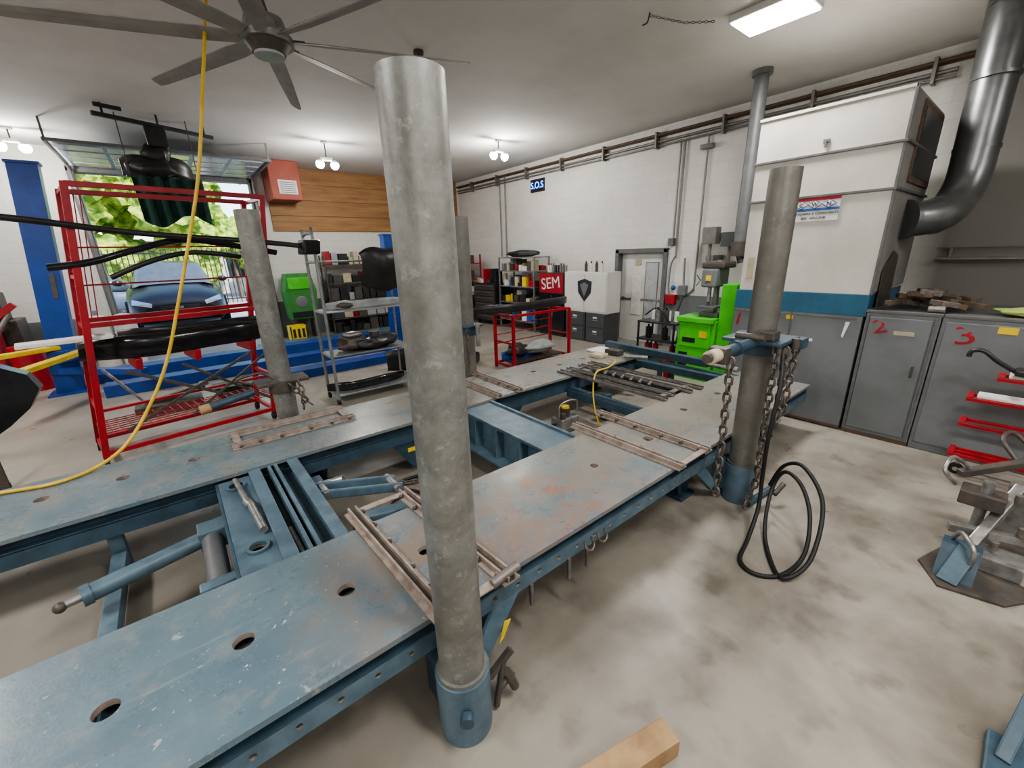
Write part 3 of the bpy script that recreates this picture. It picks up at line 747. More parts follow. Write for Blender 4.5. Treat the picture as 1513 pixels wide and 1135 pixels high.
# wall-side storage
b = B("paint_product_cabinet")
b.box((7.6, 7.36, .0), (8.1, 8.25, 1.60), BLACK, .01); b.box((7.59, 7.38, 1.1), (7.6, 8.23, 1.58), RED); b.box((7.588, 7.38, .06), (7.6, 8.23, 1.08), GBLACK)
b.box((7.585, 7.79, .06), (7.6, 7.81, 1.05), DSTEEL); b.box((7.57, 7.84, .5), (7.589, 7.86, .7), STEEL); b.box((7.57, 7.74, .5), (7.589, 7.76, .7), STEEL)
o = b.done(); text("SEM", (7.58, 7.81, 1.33), .40, PAPER, o, tilt=.12)
b = B("aerosol_cans")
for i in range(8):
    y = 7.42+i*.09; b.cyl((7.75, y, 1.602), (7.75, y, 1.78), .03, random.choice([STEEL, CABG, BLACK, PAPER]), 12); b.cyl((7.75, y, 1.78), (7.75, y, 1.82), .018, random.choice([RED, BLACK, WHITE]), 10)
for i in range(4):
    y = 6.3+i*.16; b.cyl((7.75, y, 1.632), (7.75, y, 1.82), .035, random.choice([DSTEEL, BGREEN, PAPER]), 12); b.cyl((7.75, y, 1.82), (7.75, y, 1.87), .015, BLACK, 8)
b.done()
b = B("white_wall_cabinet")
b.box((7.6, 6.02, .70), (8.1, 7.33, 1.63), WHITE, .012); b.box((7.588, 6.05, .74), (7.6, 6.66, 1.59), WHITE, .004); b.box((7.588, 6.69, .74), (7.6, 7.30, 1.59), WHITE, .004)
b.prism([(7.575, 6.67, 1.48), (7.575, 6.46, 1.42), (7.575, 6.48, 1.16), (7.575, 6.67, .96), (7.575, 6.86, 1.16), (7.575, 6.88, 1.42)], (.012, 0, 0), BLACK)
b.prism([(7.57, 6.67, 1.40), (7.57, 6.54, 1.34), (7.57, 6.67, 1.06), (7.57, 6.80, 1.34)], (.006, 0, 0), CABG)
b.done()
b = B("file_cabinet")
b.box((7.6, 6.04, 0), (8.1, 6.62, .695), FILEG, .008); b.box((7.6, 6.66, 0), (8.1, 7.28, .695), FILEG, .008)
for y in (6.05, 6.68):
    for k in range(2):
        b.box((7.585, y+.02, .04+k*.33), (7.6, y+.54, .34+k*.33), FILEG, .005); b.box((7.57, y+.2, .2+k*.33), (7.585, y+.36, .22+k*.33), STEEL, .003); b.box((7.58, y+.22, .25+k*.33), (7.586, y+.34, .29+k*.33), PAPER)
b.done()
b = B("parts_shelf")
for x in (7.55, 8.1):
    for y in (8.4, 9.9): b.box((x-.02, y-.02, 0), (x+.02, y+.02, 2.0), STEEL, .003)
for z in (.25, .75, 1.2, 1.62, 1.98): b.box((7.53, 8.38, z-.015), (8.12, 9.92, z+.015), STEEL, .003)
for z in (.265, .765, 1.215, 1.635):
    for xf in (7.58, 7.85):
        y = 8.46
        while y < 9.75:
            w = random.uniform(.06, .2); h = random.uniform(.1, .34); m = random.choice([PAPER, RED, BLACK, DSTEEL, TAN, CABG, BLACK, YELP, LBLUE, WHITE, BLACK, OLDW])
            if random.random() < .5: b.box((xf, y, z), (xf+.2, y+w, z+h), m, .008)
            else: b.cyl((xf+.1, y+w/2, z), (xf+.1, y+w/2, z+h), w/2*.9, m, 14)
            y += w+.02
b.lump((7.8, 9.15, 2.08), .27, BLACK, (.8, 2.3, .35))
b.done()
b = B("tool_chest")
b.box((7.5, 10.1, .1), (8.1, 11.2, 1.25), BLACK, .015)
for k in range(6): b.box((7.485, 10.13, .15+k*.18), (7.5, 11.17, .31+k*.18), DSTEEL, .005); b.box((7.47, 10.2, .26+k*.18), (7.485, 11.1, .28+k*.18), STEEL, .003)
for y in (10.2, 11.1):
    for x in (7.6, 8.0): b.cyl((x, y, .05), (x, y+.04, .05), .05, RUBBER, 12)
for i in range(6): b.box((7.6, 10.15+i*.17, 1.25), (7.85, 10.28+i*.17, 1.3+random.uniform(.05, .4)), random.choice([RED, PAPER, BLACK, TAN, DSTEEL]), .01)
b.done()
b = B("red_storage_rack")
for y in (11.5, 12.9):
    for x in (7.4, 8.0): b.box((x-.02, y-.02, 0), (x+.02, y+.02, 2.1), RED, .003)
for z in (.3, .8, 1.3, 1.8): b.box((7.38, 11.48, z), (8.02, 12.92, z+.03), RED, .003)
for z in (.33, .83, 1.33, 1.83):
    for k in range(6): b.box((7.45, 11.55+k*.23, z), (7.8, 11.73+k*.23, z+random.uniform(.15, .35)), random.choice([BLACK, RED, PAPER, DSTEEL, RED]), .01)
b.done()

b = B("bench_grinder_stand")
b.prism([(6.45, 3.62, .0), (6.45, 3.0, .0), (6.45, 2.98, .98), (6.45, 3.25, 1.02), (6.45, 3.58, 1.02)], (.55, 0, 0), GREEN)
b.box((6.5, 2.76, .0), (7.0, 2.98, 1.56), GREEN, .02); b.box((6.43, 3.05, .55), (6.45, 3.55, .98), GREEN, .008)
b.box((6.4, 3.0, .95), (7.0, 3.62, 1.03), GREEN, .01); b.box((6.43, 3.4, .1), (6.45, 3.55, .45), BLACK, .005)
b.box((6.42, 3.1, .72), (6.44, 3.22, .82), YELP, .002); b.box((6.425, 3.28, .62), (6.44, 3.5, .70), BLACK, .002)
b.done()
b = B("drill_press")
b.box((6.6, 3.05, 1.032), (6.95, 3.35, 1.10), PIPEG, .01); b.cyl((6.8, 3.2, 1.1), (6.8, 3.2, 1.9), .045, STEEL, 16)
b.box((6.5, 3.08, 1.50), (6.92, 3.32, 1.78), CABG, .03); b.box((6.55, 3.0, 1.78), (6.95, 3.36, 1.88), DSTEEL, .03)
b.cyl((6.57, 3.2, 1.28), (6.57, 3.2, 1.5), .03, STEEL, 14); b.cyl((6.57, 3.2, 1.2), (6.57, 3.2, 1.28), .02, DSTEEL, 10); b.box((6.48, 3.06, 1.18), (6.75, 3.34, 1.21), PIPEG, .008)
for a in range(3): b.beam((6.56, 3.36, 1.6), (6.56+.1*math.cos(a*2.1), 3.4, 1.6+.1*math.sin(a*2.1)), .012, .012, DSTEEL)
b.cyl((6.88, 3.2, 1.55), (6.88, 3.2, 1.75), .07, TAN, 14)
b.box((6.485, 3.16, 1.6), (6.5, 3.24, 1.68), YELP, .004)
b.done()
b = B("utility_cart")
for z in (.2, .5, .82): b.box((6.6, 3.75, z), (7.1, 4.5, z+.03), BLACK, .005)
for x in (6.62, 7.08):
    for y in (3.77, 4.48): b.box((x-.015, y-.015, .06), (x+.015, y+.015, .85), BLACK, .003); b.cyl((x, y-.02, .03), (x, y+.02, .03), .03, RUBBER, 10)
for i, m in enumerate([RED, BLACK, STEEL, RED, PAPER, DSTEEL, RED, BLACK]):
    y = 3.84+(i % 4)*.17; z = (.23, .53, .85)[i % 3]; b.cyl((6.75, y, z), (6.75, y, z+.2), .05, m, 12); b.cyl((6.75, y, z+.2), (6.75, y, z+.25), .02, BLACK, 8)
for i in range(4): b.cyl((6.9, 3.9+i*.15, .85), (6.9, 3.9+i*.15, 1.02), .04, random.choice([RED, PAPER, DSTEEL]), 10)
b.tube([(6.7, 3.9, .85), (6.6, 4.1, 1.1), (6.7, 4.4, .95)], .012, RUBBER)
b.done()
b = B("paint_bottles")
for i, (y, m) in enumerate(((3.50, BLACK), (3.60, RED), (3.72, DSTEEL))):
    b.cyl((6.2, y, 0), (6.2, y, .32), .045, m, 14); b.cyl((6.2, y, .32), (6.2, y, .40), .02, RED, 10)
b.done()

# ------------------------------------------------------------------ ceiling fan
b = B("ceiling_fan")
fx, fy, fz = 1.10, 4.60, 3.92
b.cyl((fx, fy, CZ-.03), (fx, fy, CZ-.001), .09, DSTEEL, 24); b.cyl((fx, fy, fz+.16), (fx, fy, CZ-.01), .022, STEEL, 12); b.cyl((fx, fy, fz+.12), (fx, fy, fz+.26), .06, DSTEEL, 20, .03)
b.cyl((fx, fy, fz), (fx, fy, fz+.13), .19, STEEL, 36, .15); b.cyl((fx, fy, fz-.05), (fx, fy, fz), .21, STEEL, 36); b.cyl((fx, fy, fz-.12), (fx, fy, fz-.05), .13, DSTEEL, 36, .18); b.cyl((fx, fy, fz-.14), (fx, fy, fz-.12), .12, HEAD, 32)
for k in range(8):
    a = math.radians(-20+45*k); d = Vector((math.cos(a), math.sin(a), 0)); n = Vector((-d.y, d.x, 0)); o = Vector((fx, fy, fz-.02)); z = Vector((0, 0, 1))
    secs = []
    for r, w in ((.17, .05), (.45, .075), (1.0, .07), (1.7, .055), (1.78, .04)):
        c = o+d*r; secs.append([c-n*w-z*.018, c+n*w*.2-z*.0, c+n*w+z*.018, c+n*w+z*.026, c+n*w*.2+z*.014, c-n*w-z*.010])
    b.loft(secs, FB, False)
    b.beam(o+d*.12+z*.01, o+d*.3+z*.01, .05, .012, DSTEEL)
b.done()

# ------------------------------------------------------------------ light fixtures
def area(loc, sx, sy, e, parent, colr=(1, .97, .93)):
    L = bpy.data.lights.new("lamp_glow", 'AREA'); L.shape = 'RECTANGLE'; L.size = sx; L.size_y = sy; L.energy = e; L.color = colr
    o = bpy.data.objects.new("lamp_glow", L); o.location = loc; col.objects.link(o); o.parent = parent
def strip(x0, y0, x1, y1, e):
    b = B("led_ceiling_light")
    b.box((x0-.02, y0-.02, CZ-.07), (x1+.02, y1+.02, CZ-.001), WHITE, .008); b.box((x0, y0, CZ-.085), (x1, y1, CZ-.07), PANEL, .002)
    o = b.done(); area(((x0+x1)/2, (y0+y1)/2, CZ-.1), x1-x0, y1-y0, e, o)
strip(5.27, 1.98, 5.74, 2.66, 145)
strip(1.2, -1.4, 1.7, .0, 140); strip(-3.0, 1.6, -2.5, 3.0, 160); strip(-4.0, 7.0, -3.5, 8.4, 160); strip(4.8, -3.2, 5.3, -2.0, 45); strip(-1.8, -3.0, -1.3, -1.8, 95)  # unseen fixtures added to fill the room with light
def twin(x, y, z, e):
    b = B("twin_flood_light")
    b.cyl((x, y, CZ-.04), (x, y, CZ-.001), .07, WHITE, 16); b.cyl((x, y, z+.1), (x, y, CZ-.04), .012, DSTEEL, 8); b.box((x-.12, y-.04, z+.06), (x+.12, y+.04, z+.12), WHITE, .01)
    for s in (-1, 1):
        b.cyl((x+s*.15, y, z+.06), (x+s*.15, y-.02, z), .05, WHITE, 16, .08); b.ball((x+s*.15, y-.02, z-.02), .085, BULB, 14)
    o = b.done()
    L = bpy.data.lights.new("flood_glow", 'POINT'); L.energy = e; L.shadow_soft_size = .12; L.color = (1, .97, .92)
    q = bpy.data.objects.new("flood_glow", L); q.location = (x, y, z-.2); col.objects.link(q); q.parent = o
twin(3.15, 10.0, 4.02, 130); twin(6.2, 8.0, 4.15, 130); twin(-1.60, 11.8, 4.15, 110)

b = B("ceiling_hook"); b.cyl((2.92, 5.27, CZ-.04), (2.92, 5.27, CZ-.001), .06, DSTEEL, 12); b.tube([(2.92, 5.27, CZ-.03), (2.95, 5.25, 4.3), (3.1, 5.2, 4.15), (3.12, 5.15, 4.05)], .018, DSTEEL); b.cyl((3.12, 5.12, 3.98), (3.12, 5.18, 3.98), .05, BLACK, 14); b.done()
b = B("ceiling_chain"); b.chain([(4.49, 3.14, CZ-.03), (4.85, 2.95, CZ-.07), (5.2, 2.78, CZ-.03)], CHAIN, .04, .010, .003); b.tube([(4.49, 3.14, CZ-.005), (4.47, 3.15, 4.36), (4.42, 3.17, 4.33)], .008, DSTEEL); b.done()

b = B("ceiling_hoist")
b.beam((-.35, 9.4, 4.28), (1.2, 10.1, 4.28), .06, .06, BLACK)
for t in (.08, .5, .92):
    p = Vector((-.35, 9.4, 4.28)).lerp(Vector((1.2, 10.1, 4.28)), t); b.cyl(p, (p.x, p.y, CZ-.001), .015, BLACK, 8)
b.cyl((-.3, 9.3, 4.38), (0, 9.4, 4.38), .03, BLACK)
b.box((.22, 9.6, 3.95), (.5, 9.85, 4.26), BLACK, .03); b.cyl((.35, 9.75, 3.7), (.35, 9.75, 4.0), .02, DSTEEL)
bumper(b, (.33, 9.7, 3.5), 1.0, .33, .25, BLACK, .2)
b.lump((.2, 9.75, 3.62), .3, BLACK, (1.1, .7, .6)); b.lump((.3, 9.75, 3.86), .2, BLACK, (1, .7, .8))
b.cyl((-.15, 9.62, 3.48), (.85, 9.75, 3.48), .018, DSTEEL, 8)
secs = []
for i in range(33):
    t = i/32; x = -.1+t*.95; w = .04*math.sin(t*31)
    secs.append([Vector((x, 9.6+w+.1*t, 3.5)), Vector((x+.01, 9.57+w*1.6+.1*t, 3.15)), Vector((x+.02, 9.6+w*2+.1*t, 2.80-.10*math.sin(t*7)))])
b.loft(secs, DGREEN, True, False, False)
for t in (0, .9): b.cyl((-.1+t, 9.62, 3.45), (-.1+t, 9.7, 4.4), .008, DSTEEL, 6)
b.done()

# ------------------------------------------------------------------ two post lift + platforms
b = B("two_post_lift")
def lpost(x, y, h, lean):
    T = Matrix.Identity(4); T[0][2] = lean; T[0][3] = x; T[1][3] = y; b.T = T
    b.box((-.17, -.12, 0), (.17, -.10, h), LIFTBLUE, .004); b.box((-.17, -.10, 0), (-.15, .14, h), LIFTBLUE, .004); b.box((.15, -.10, 0), (.17, .14, h), LIFTBLUE, .004)
    b.box((-.17, .12, 0), (-.07, .14, h), LIFTBLUE, .004); b.box((.07, .12, 0), (.17, .14, h), LIFTBLUE, .004)
    b.box((-.26, -.25, 0), (.26, .25, .03), LIFTBLUE, .004); b.box((-.19, -.15, .35), (.19, .16, .75), LIFTBLUE, .008); b.box((-.19, -.14, h-.02), (.19, .16, h+.02), LIFTBLUE, .004)
    b.box((.04, -.127, 1.6), (.10, -.12, 2.0), DSTEEL, .003); b.T = Matrix.Identity(4)
lpost(-1.72, 10.3, 3.66, .10); lpost(4.45, 10.3, 2.62, 0)
for p0, p1 in (((-1.35, 10.1, .72), (-2.1, 8.4, .68)), ((-1.5, 10.4, .80), (-3.0, 9.2, .82))):
    b.beam(p0, p1, .16, .07, YELP, .01); q = Vector(p1); b.cyl(q-Vector((0, 0, .06)), q+Vector((0, 0, .12)), .07, BLACK, 16)
b.beam((-1.75, 10.1, .6), (-1.3, 10.1, .68), .14, .12, LIFTBLUE, .01)
b.beam((-1.7, 10.1, .42), (-.6, 9.0, .42), .14, .1, LIFTBLUE, .01)
b.done()
b = B("low_rise_lift_platform")
b.box((-1.5, 10.6, .0), (4.1, 11.0, .22), LIFTBLUE, .01); b.box((-1.2, 9.3, .0), (3.6, 9.65, .20), LIFTBLUE, .01)
b.box((.9, 8.15, 0), (3.9, 8.5, .16), LIFTBLUE, .01); b.box((1.4, 11.1, .0), (4.9, 11.8, .14), BLUE2, .01); b.box((4.3, 9.3, 0), (6.3, 9.6, .16), LIFTBLUE, .01)
b.box((3.6, 8.4, .0), (3.85, 10.8, .12), LIFTBLUE, .01)
b.done()

# ------------------------------------------------------------------ red parts rack (left)
rack = empty("parts_rack")
SH = Matrix.Identity(4); SH[0][2] = .13
RT = SH @ Matrix.Translation((-.94, 6.0, 0)) @ Matrix.Rotation(math.radians(10), 4, 'Z')
b = B("rack_frame"); b.T = RT
xs = (0, 1.72); ys = (0, .65); HT = 2.88
for x in xs:
    for y in ys: b.box((x-.03, y-.03, .1), (x+.03, y+.03, HT), RED, .004)
    for z in (.14, .62, 1.5, 2.0, HT-.04): b.box((x-.02, 0, z-.02), (x+.02, .65, z+.02), RED, .003)
    for i in range(7): b.cyl((x, 0, 1.6+i*.15), (x, .65, 1.6+i*.15), .006, RED, 6)
    for y in ys: b.cyl((x-.02, y, .05), (x+.02, y, .05), .05, RUBBER, 14)
for y in ys:
    for z in (.14, 1.52, HT-.02): b.box((xs[0], y-.025, z-.025), (xs[1], y+.025, z+.025), RED, .004)
b.box((xs[0], 0, .60), (xs[1], .03, .63), RED, .003)
for i in range(21): b.cyl((i*.086, 0, .34), (i*.086, .65, .34), .006, RED, 6)
for i in range(8): b.cyl((0, i*.09, .34), (1.72, i*.09, .34), .006, RED, 6)
for z in (1.9, 2.3): b.cyl((0, .65, z), (1.72, .65, z), .010, RED, 6)
for i in range(4): b.cyl((.0+.05*i, .65, 1.5), (.0+.05*i, .65, HT), .006, RED, 6)
b.done(rack)
b = B("scissor_braces"); b.T = RT
b.beam((.2, -.05, .35), (1.5, -.05, 1.0), .02, .035, DSTEEL); b.beam((.25, -.03, 1.0), (1.45, -.03, .35), .02, .035, DSTEEL)
b.beam((.8, -.05, .35), (1.7, -.05, .98), .02, .03, DSTEEL); b.beam((.75, -.03, .98), (1.7, -.03, .3), .02, .03, DSTEEL)
b.done(rack)
b = B("stored_bumpers"); b.T = RT
bumper(b, (.9, .1, 1.10), 2.0, .26, .3, GBLACK, -.05); bumper(b, (1.1, .35, 1.26), 1.7, .13, .3, BLACK, -.1)
b.tube([(-.2, .0, 2.1), (.1, -.02, 2.14), (.45, .0, 2.25), (.9, .1, 2.36), (1.4, .15, 2.3), (1.9, .1, 2.2)], .035, GBLACK, 8)
b.tube([(.25, .1, 1.98), (.6, .05, 2.14), (1.0, .1, 2.22), (1.5, .2, 2.16)], .028, BLACK, 8)
b.tube([(-1.1, -.2, 2.60), (-.3, -.1, 2.52), (.5, .0, 2.42), (1.5, -.1, 2.34), (2.1, -.4, 2.26)], .030, BLACK, 8)
b.box((2.0, -.5, 2.16), (2.22, -.3, 2.34), GBLACK, .03); b.box((-1.15, -.3, 2.52), (-.8, -.1, 2.64), GBLACK, .03)
b.box((-.5, .05, 1.36), (.2, .3, 1.40), PAPER, .01)
for x in (.35, .9, 1.5): b.box((x, .05, .98), (x+.06, .62, 1.1), RED, .005)
b.done(rack)
b = B("fender_panel")
b.prism([(-2.4, 5.9, 1.25), (-1.9, 5.9, 1.38), (-1.5, 5.9, 1.30), (-1.24, 5.9, 1.13), (-1.19, 5.9, .98), (-1.30, 5.9, .80), (-1.46, 5.9, .66), (-1.58, 5.9, .58), (-1.66, 5.9, .74), (-1.8, 5.9, .95), (-2.1, 5.9, 1.02), (-2.4, 5.9, .95)], (0, .16, 0), GBLACK)
b.tube([(-2.4, 5.89, 1.0), (-2.1, 5.88, 1.05), (-1.8, 5.88, .98), (-1.6, 5.88, .66)], .018, BLACK)
b.box((-2.3, 5.95, .0), (-2.2, 6.0, 1.2), DSTEEL, .01); b.box((-1.7, 5.96, .0), (-1.64, 6.0, 1.1), DSTEEL, .01); b.beam((-2.3, 5.98, .05), (-1.64, 5.98, .05), .06, .05, DSTEEL)
b.done()

b = B("tall_parts_cart")
for x in (1.62,):
    b.tube([(x, 6.2, .08), (x, 6.2, 2.3), (x, 6.24, 2.42), (x, 6.4, 2.44), (x, 6.66, 2.42), (x, 6.7, 2.3), (x, 6.7, .08)], .022, GREYP, 10, 4)
    for z in (.12, .72, 1.36, 2.06): b.cyl((x, 6.2, z), (x, 6.7, z), .016, GREYP, 8)
for x in (1.62, 2.85):
    for y in (6.22, 6.68): b.cyl((x-.02, y, .045), (x+.02, y, .045), .045, RUBBER, 12)
for y in (6.2, 6.7): b.cyl((2.85, y, .08), (2.85, y, 2.1), .018, GREYP, 8)
for z in (.12, .72, 1.36):
    b.box((1.62, 6.2, z), (2.87, 6.7, z+.02), GREYP, .004)
b.cyl((1.62, 6.7, 2.06), (2.85, 6.7, 2.06), .015, GREYP, 8)
bumper(b, (2.2, 6.35, .14), 1.3, .14, .2, GBLACK)
b.lump((2.05, 6.42, .86), .2, DSTEEL, (1.3, .9, .7), .6); b.lump((2.5, 6.42, .84), .17, BLACK, (1.3, .9, .7), .6); b.cyl((2.35, 6.4, .74), (2.35, 6.4, 1.0), .08, DSTEEL, 16); b.ball((2.0, 6.35, 1.0), .1, STEEL, 12, (1.5, 1, .5))
b.lump((2.25, 6.3, .84), .14, BLACK, (1.6, .9, .7), .7)
bumper(b, (2.3, 6.35, 1.38), 1.2, .12, .15, GREYB); b.lump((2.0, 6.45, 1.44), .12, DSTEEL, (1.5, 1, .5))
bumper(b, (2.62, 6.15, 1.62), .7, .62, .3, BLACK, .3, .25)
b.done()

b = B("bumper_stand")
for x in (4.65, 6.1):
    for y in (5.75, 6.3): b.box((x-.025, y-.025, .0), (x+.025, y+.025, 1.03), RED, .004)
    b.box((x-.02, 5.75, 1.0), (x+.02, 6.3, 1.04), RED, .004); b.box((x-.02, 5.75, .06), (x+.02, 6.3, .10), RED, .004); b.box((x-.02, 5.75, .5), (x+.02, 6.3, .53), RED, .004)
for y in (5.75, 6.3):
    for z in (.06, 1.0): b.box((4.65, y-.02, z), (6.1, y+.02, z+.045), RED, .004)
for z in (.45, .62, .78, .9): b.cyl((4.65, 6.3, z), (6.1, 6.3, z), .01, RED, 6)
bumper(b, (5.4, 5.95, 1.06), 2.6, .16, .4, BLACK, .02); bumper(b, (5.3, 6.05, .12), 1.2, .2, .2, LIFTBLUE, .1)
b.lump((5.5, 6.0, .32), .2, GREYB, (1.8, .8, .6), .6); b.lump((5.0, 6.05, .30), .18, BLACK, (1.4, .9, .7), .6); b.box((4.75, 5.85, .1), (6.0, 6.25, .13), DSTEEL)
b.done()
b = B("plastic_trim_pile")
bumper(b, (3.6, 6.2, .55), 1.2, .4, .3, GBLACK, .4); bumper(b, (3.9, 6.7, .02), 1.4, .25, .3, BLACK, -.2); bumper(b, (3.7, 7.2, .02), 1.6, .45, .3, BLACK, .1)
b.box((3.3, 6.3, 0), (4.1, 6.6, .55), DSTEEL, .03)
b.done()

b = B("red_heater_box"); b.box((2.45, 12.3, 3.55), (3.15, 13.14, 4.448), REDDUST, .02); b.box((2.62, 12.28, 3.68), (3.05, 12.3, 4.0), PAPER, .005)
for i in range(6): b.box((2.66, 12.27, 3.71+i*.046), (3.01, 12.28, 3.725+i*.046), TRIM)
b.done()
b = B("green_recycling_bin")
b.prism([(2.40, 12.5, .55), (3.08, 12.5, .55), (3.15, 12.5, 1.3), (3.05, 12.5, 1.75), (2.45, 12.5, 1.75), (2.35, 12.5, 1.3)], (0, .5, 0), BGREEN)
b.box((2.45, 12.47, 1.35), (3.0, 12.5, 1.65), GREEN, .01); b.ball((2.73, 12.5, 1.0), .16, CABG, 16, (1, .15, 1)); b.box((2.45, 12.46, .6), (3.0, 12.5, .75), BLACK, .01)
for x in (2.45, 2.95): b.box((x, 12.55, 0), (x+.06, 12.95, .55), DSTEEL)
b.done()
b = B("yellow_crate")
b.box((2.2, 11.9, .0), (2.6, 12.3, .04), YELP)
for a_, b_ in (((2.2, 11.9), (2.6, 11.93)), ((2.2, 12.27), (2.6, 12.3)), ((2.2, 11.9), (2.23, 12.3)), ((2.57, 11.9), (2.6, 12.3))): b.box((*a_, .0), (*b_, .45), YELP, .004)
for i in range(3): b.box((2.26+i*.11, 11.895, .15), (2.32+i*.11, 11.9, .38), BLACK)
b.done()
b = B("workshop_shelving")
for x in (3.5, 5.4, 7.2):
    for y in (12.6, 13.05): b.box((x-.02, y-.02, 0), (x+.02, y+.02, 2.2), DSTEEL)
for z in (.4, .9, 1.4, 1.9): b.box((3.48, 12.58, z), (7.22, 13.07, z+.03), DSTEEL)
for z in (.0, .43, .93, 1.43, 1.93):
    x = 3.55
    while x < 7.0:
        w = random.uniform(.10, .32); b.box((x, 12.65, z+.002), (x+w, 12.95, z+random.uniform(.12, .38)), random.choice([BLACK, DSTEEL, GREYB, BLACK, TAN, CABG, FILEG, RED, BLACK]), .01); x += w+.03
b.done()
b = B("gas_tank")
for x, m in ((-1.35, WHITE), (-.93, WHITE)):
    b.cyl((x, 12.5, 0.0), (x, 12.5, 1.0), .2, m, 24); b.ball((x, 12.5, 1.0), .2, m, 20, (1, 1, .5)); b.cyl((x, 12.5, 1.08), (x, 12.5, 1.2), .04, STEEL, 10)
    for z in (.35, .68): b.cyl((x, 12.5, z), (x, 12.5, z+.03), .208, m, 24)
b.done()
b = B("red_engine_crane")
b.box((-3.3, 11.2, .0), (-2.3, 11.35, .15), RED, .01); b.box((-2.9, 11.1, .1), (-2.5, 11.5, 1.1), RED, .03); b.beam((-2.7, 11.3, 1.1), (-2.2, 11.3, 1.5), .1, .1, RED); b.cyl((-2.6, 11.3, .9), (-2.3, 11.3, 1.35), .04, STEEL)
b.cyl((-2.2, 11.0, .0), (-2.2, 11.0, .8), .22, RED, 20); b.box((-3.4, 11.5, 1.2), (-2.4, 12.0, 1.7), BLACK, .03); b.box((-3.5, 11.6, 0), (-2.3, 12.3, 1.2), DSTEEL, .02)
b.done()
b = B("floor_jack")
b.box((-.75, 7.6, .06), (.05, 7.95, .16), DSTEEL, .02); b.beam((-.6, 7.78, .15), (.1, 7.78, .3), .1, .08, DSTEEL); b.cyl((-.6, 7.78, .15), (-.95, 7.78, .75), .02, STEEL, 10)
for x in (-.65, -.05):
    for y in (7.58, 7.96): b.cyl((x, y-.02, .05), (x, y+.02, .05), .05, STEEL, 12)
b.cyl((.1, 7.78, .3), (.1, 7.78, .35), .06, STEEL, 14)
b.done()
b = B("plastic_bin"); b.prism([(.25, 7.65, 0), (.7, 7.65, 0), (.75, 7.6, .24), (.2, 7.6, .24)], (0, .4, 0), BLACK); b.done()

# ------------------------------------------------------------------ foreground right floor items
b = B("lumber_block")
b.box((.84, .585, .0), (1.30, .695, .10), WOOD, .006, Matrix.Rotation(math.radians(-14), 3, 'Z'))
b.done()
b = B("anchor_clamp_fixture")
b.prism([(3.38, -.02, 0), (3.60, .10, 0), (3.95, .0, 0), (3.70, -.45, 0), (3.45, -.3, 0)], (0, 0, .015), DSTEEL)
b.prism([(3.50, -.16, .015), (3.72, -.16, .015), (3.72, -.16, .2), (3.62, -.16, .2)], (0, .18, 0), BLUE); b.tube([(3.56, -.12, .1), (3.50, -.12, .26), (3.62, -.05, .30), (3.70, -.02, .2)], .014, STEEL, 8)
b.beam((3.45, -.05, .02), (3.6, -.1, .22), .1, .014, BLUE2)
b.beam((3.8, -.1, .1), (4.35, -.25, .42), .06, .07, STEEL, .008); b.beam((3.9, .02, .18), (4.1, -.5, .18), .05, .06, STEEL, .006)
b.cyl((4.1, -.1, .0), (4.1, -.1, .5), .03, STEEL, 14); b.box((4.02, -.2, .32), (4.2, .02, .42), DSTEEL, .01); b.beam((4.25, .05, .45), (4.55, -.3, .58), .06, .05, DSTEEL, .008)
b.tube([(4.1, .05, .42), (4.05, .12, .52), (4.2, .1, .58), (4.3, .0, .48)], .014, STEEL, 8)
b.tube([(4.5, -.2, .55), (4.6, -.1, .66), (4.75, -.15, .68), (4.7, -.3, .55)], .016, DSTEEL, 8)
for p in ((3.85, -.2, .14), (4.0, -.3, .22), (4.2, -.25, .36), (4.35, -.3, .5)): b.cyl(p, (p[0], p[1], p[2]+.06), .022, DRUST, 8)
b.box((3.95, -.5, 0), (4.4, -.1, .03), DSTEEL, .006); b.box((4.4, -.5, .0), (4.5, -.2, .4), STEEL, .01); b.box((3.75, -.35, .015), (3.95, -.15, .12), STEEL, .01)
b.done()
b = B("steel_jack_stand")
b.beam((2.26, -.34, .03), (2.92, -.44, .30), .05, .045, BLUE, .008); b.box((2.16, -.42, 0), (2.40, -.29, .04), BLUE, .01); b.beam((2.92, -.44, .30), (3.3, -.56, .03), .05, .04, BLUE, .008)
b.box((3.2, -.62, 0), (3.4, -.5, .04), BLUE, .01); b.cyl((2.92, -.46, .0), (2.92, -.46, .55), .03, STEEL, 12); b.beam((2.35, -.36, .02), (3.25, -.55, .02), .04, .03, BLUE)
b.done()
b = B("red_rolling_rack")
for y in (-.45, -.95): b.box((5.45, y-.025, .1), (5.5, y+.025, 1.35), RED, .004)
for z, y1 in ((.95, .03), (.74, .17), (.50, .17), (.20, .18)):
    for x in (5.32, 5.50): b.beam((x, y1, z), (x-.0, -1.0, z), .03, .03, RED, .004)
    b.box((5.31, y1-.04, z-.015), (5.52, y1, z+.025), RED, .003)
    if z > .6: b.box((5.33, -.9, z+.016), (5.49, y1-.06, z+.045), PAPER, .01)
b.beam((5.4, .15, .2), (5.4, -1.0, .2), .04, .04, RED)
for y in (.1, -.9):
    b.cyl((5.36, y, .05), (5.40, y, .05), .05, RUBBER, 16); b.cyl((5.355, y, .05), (5.405, y, .05), .02, STEEL, 10); b.beam((5.38, y, .1), (5.38, y, .19), .03, .03, STEEL)
b.tube([(5.35, -.1, 1.0), (5.3, .05, 1.1), (5.3, .15, 1.18), (5.3, .22, 1.17), (5.3, .23, 1.12)], .018, BLACK); b.box((5.28, -.3, 1.0), (5.42, -.05, 1.06), BLACK, .02)
b.done()

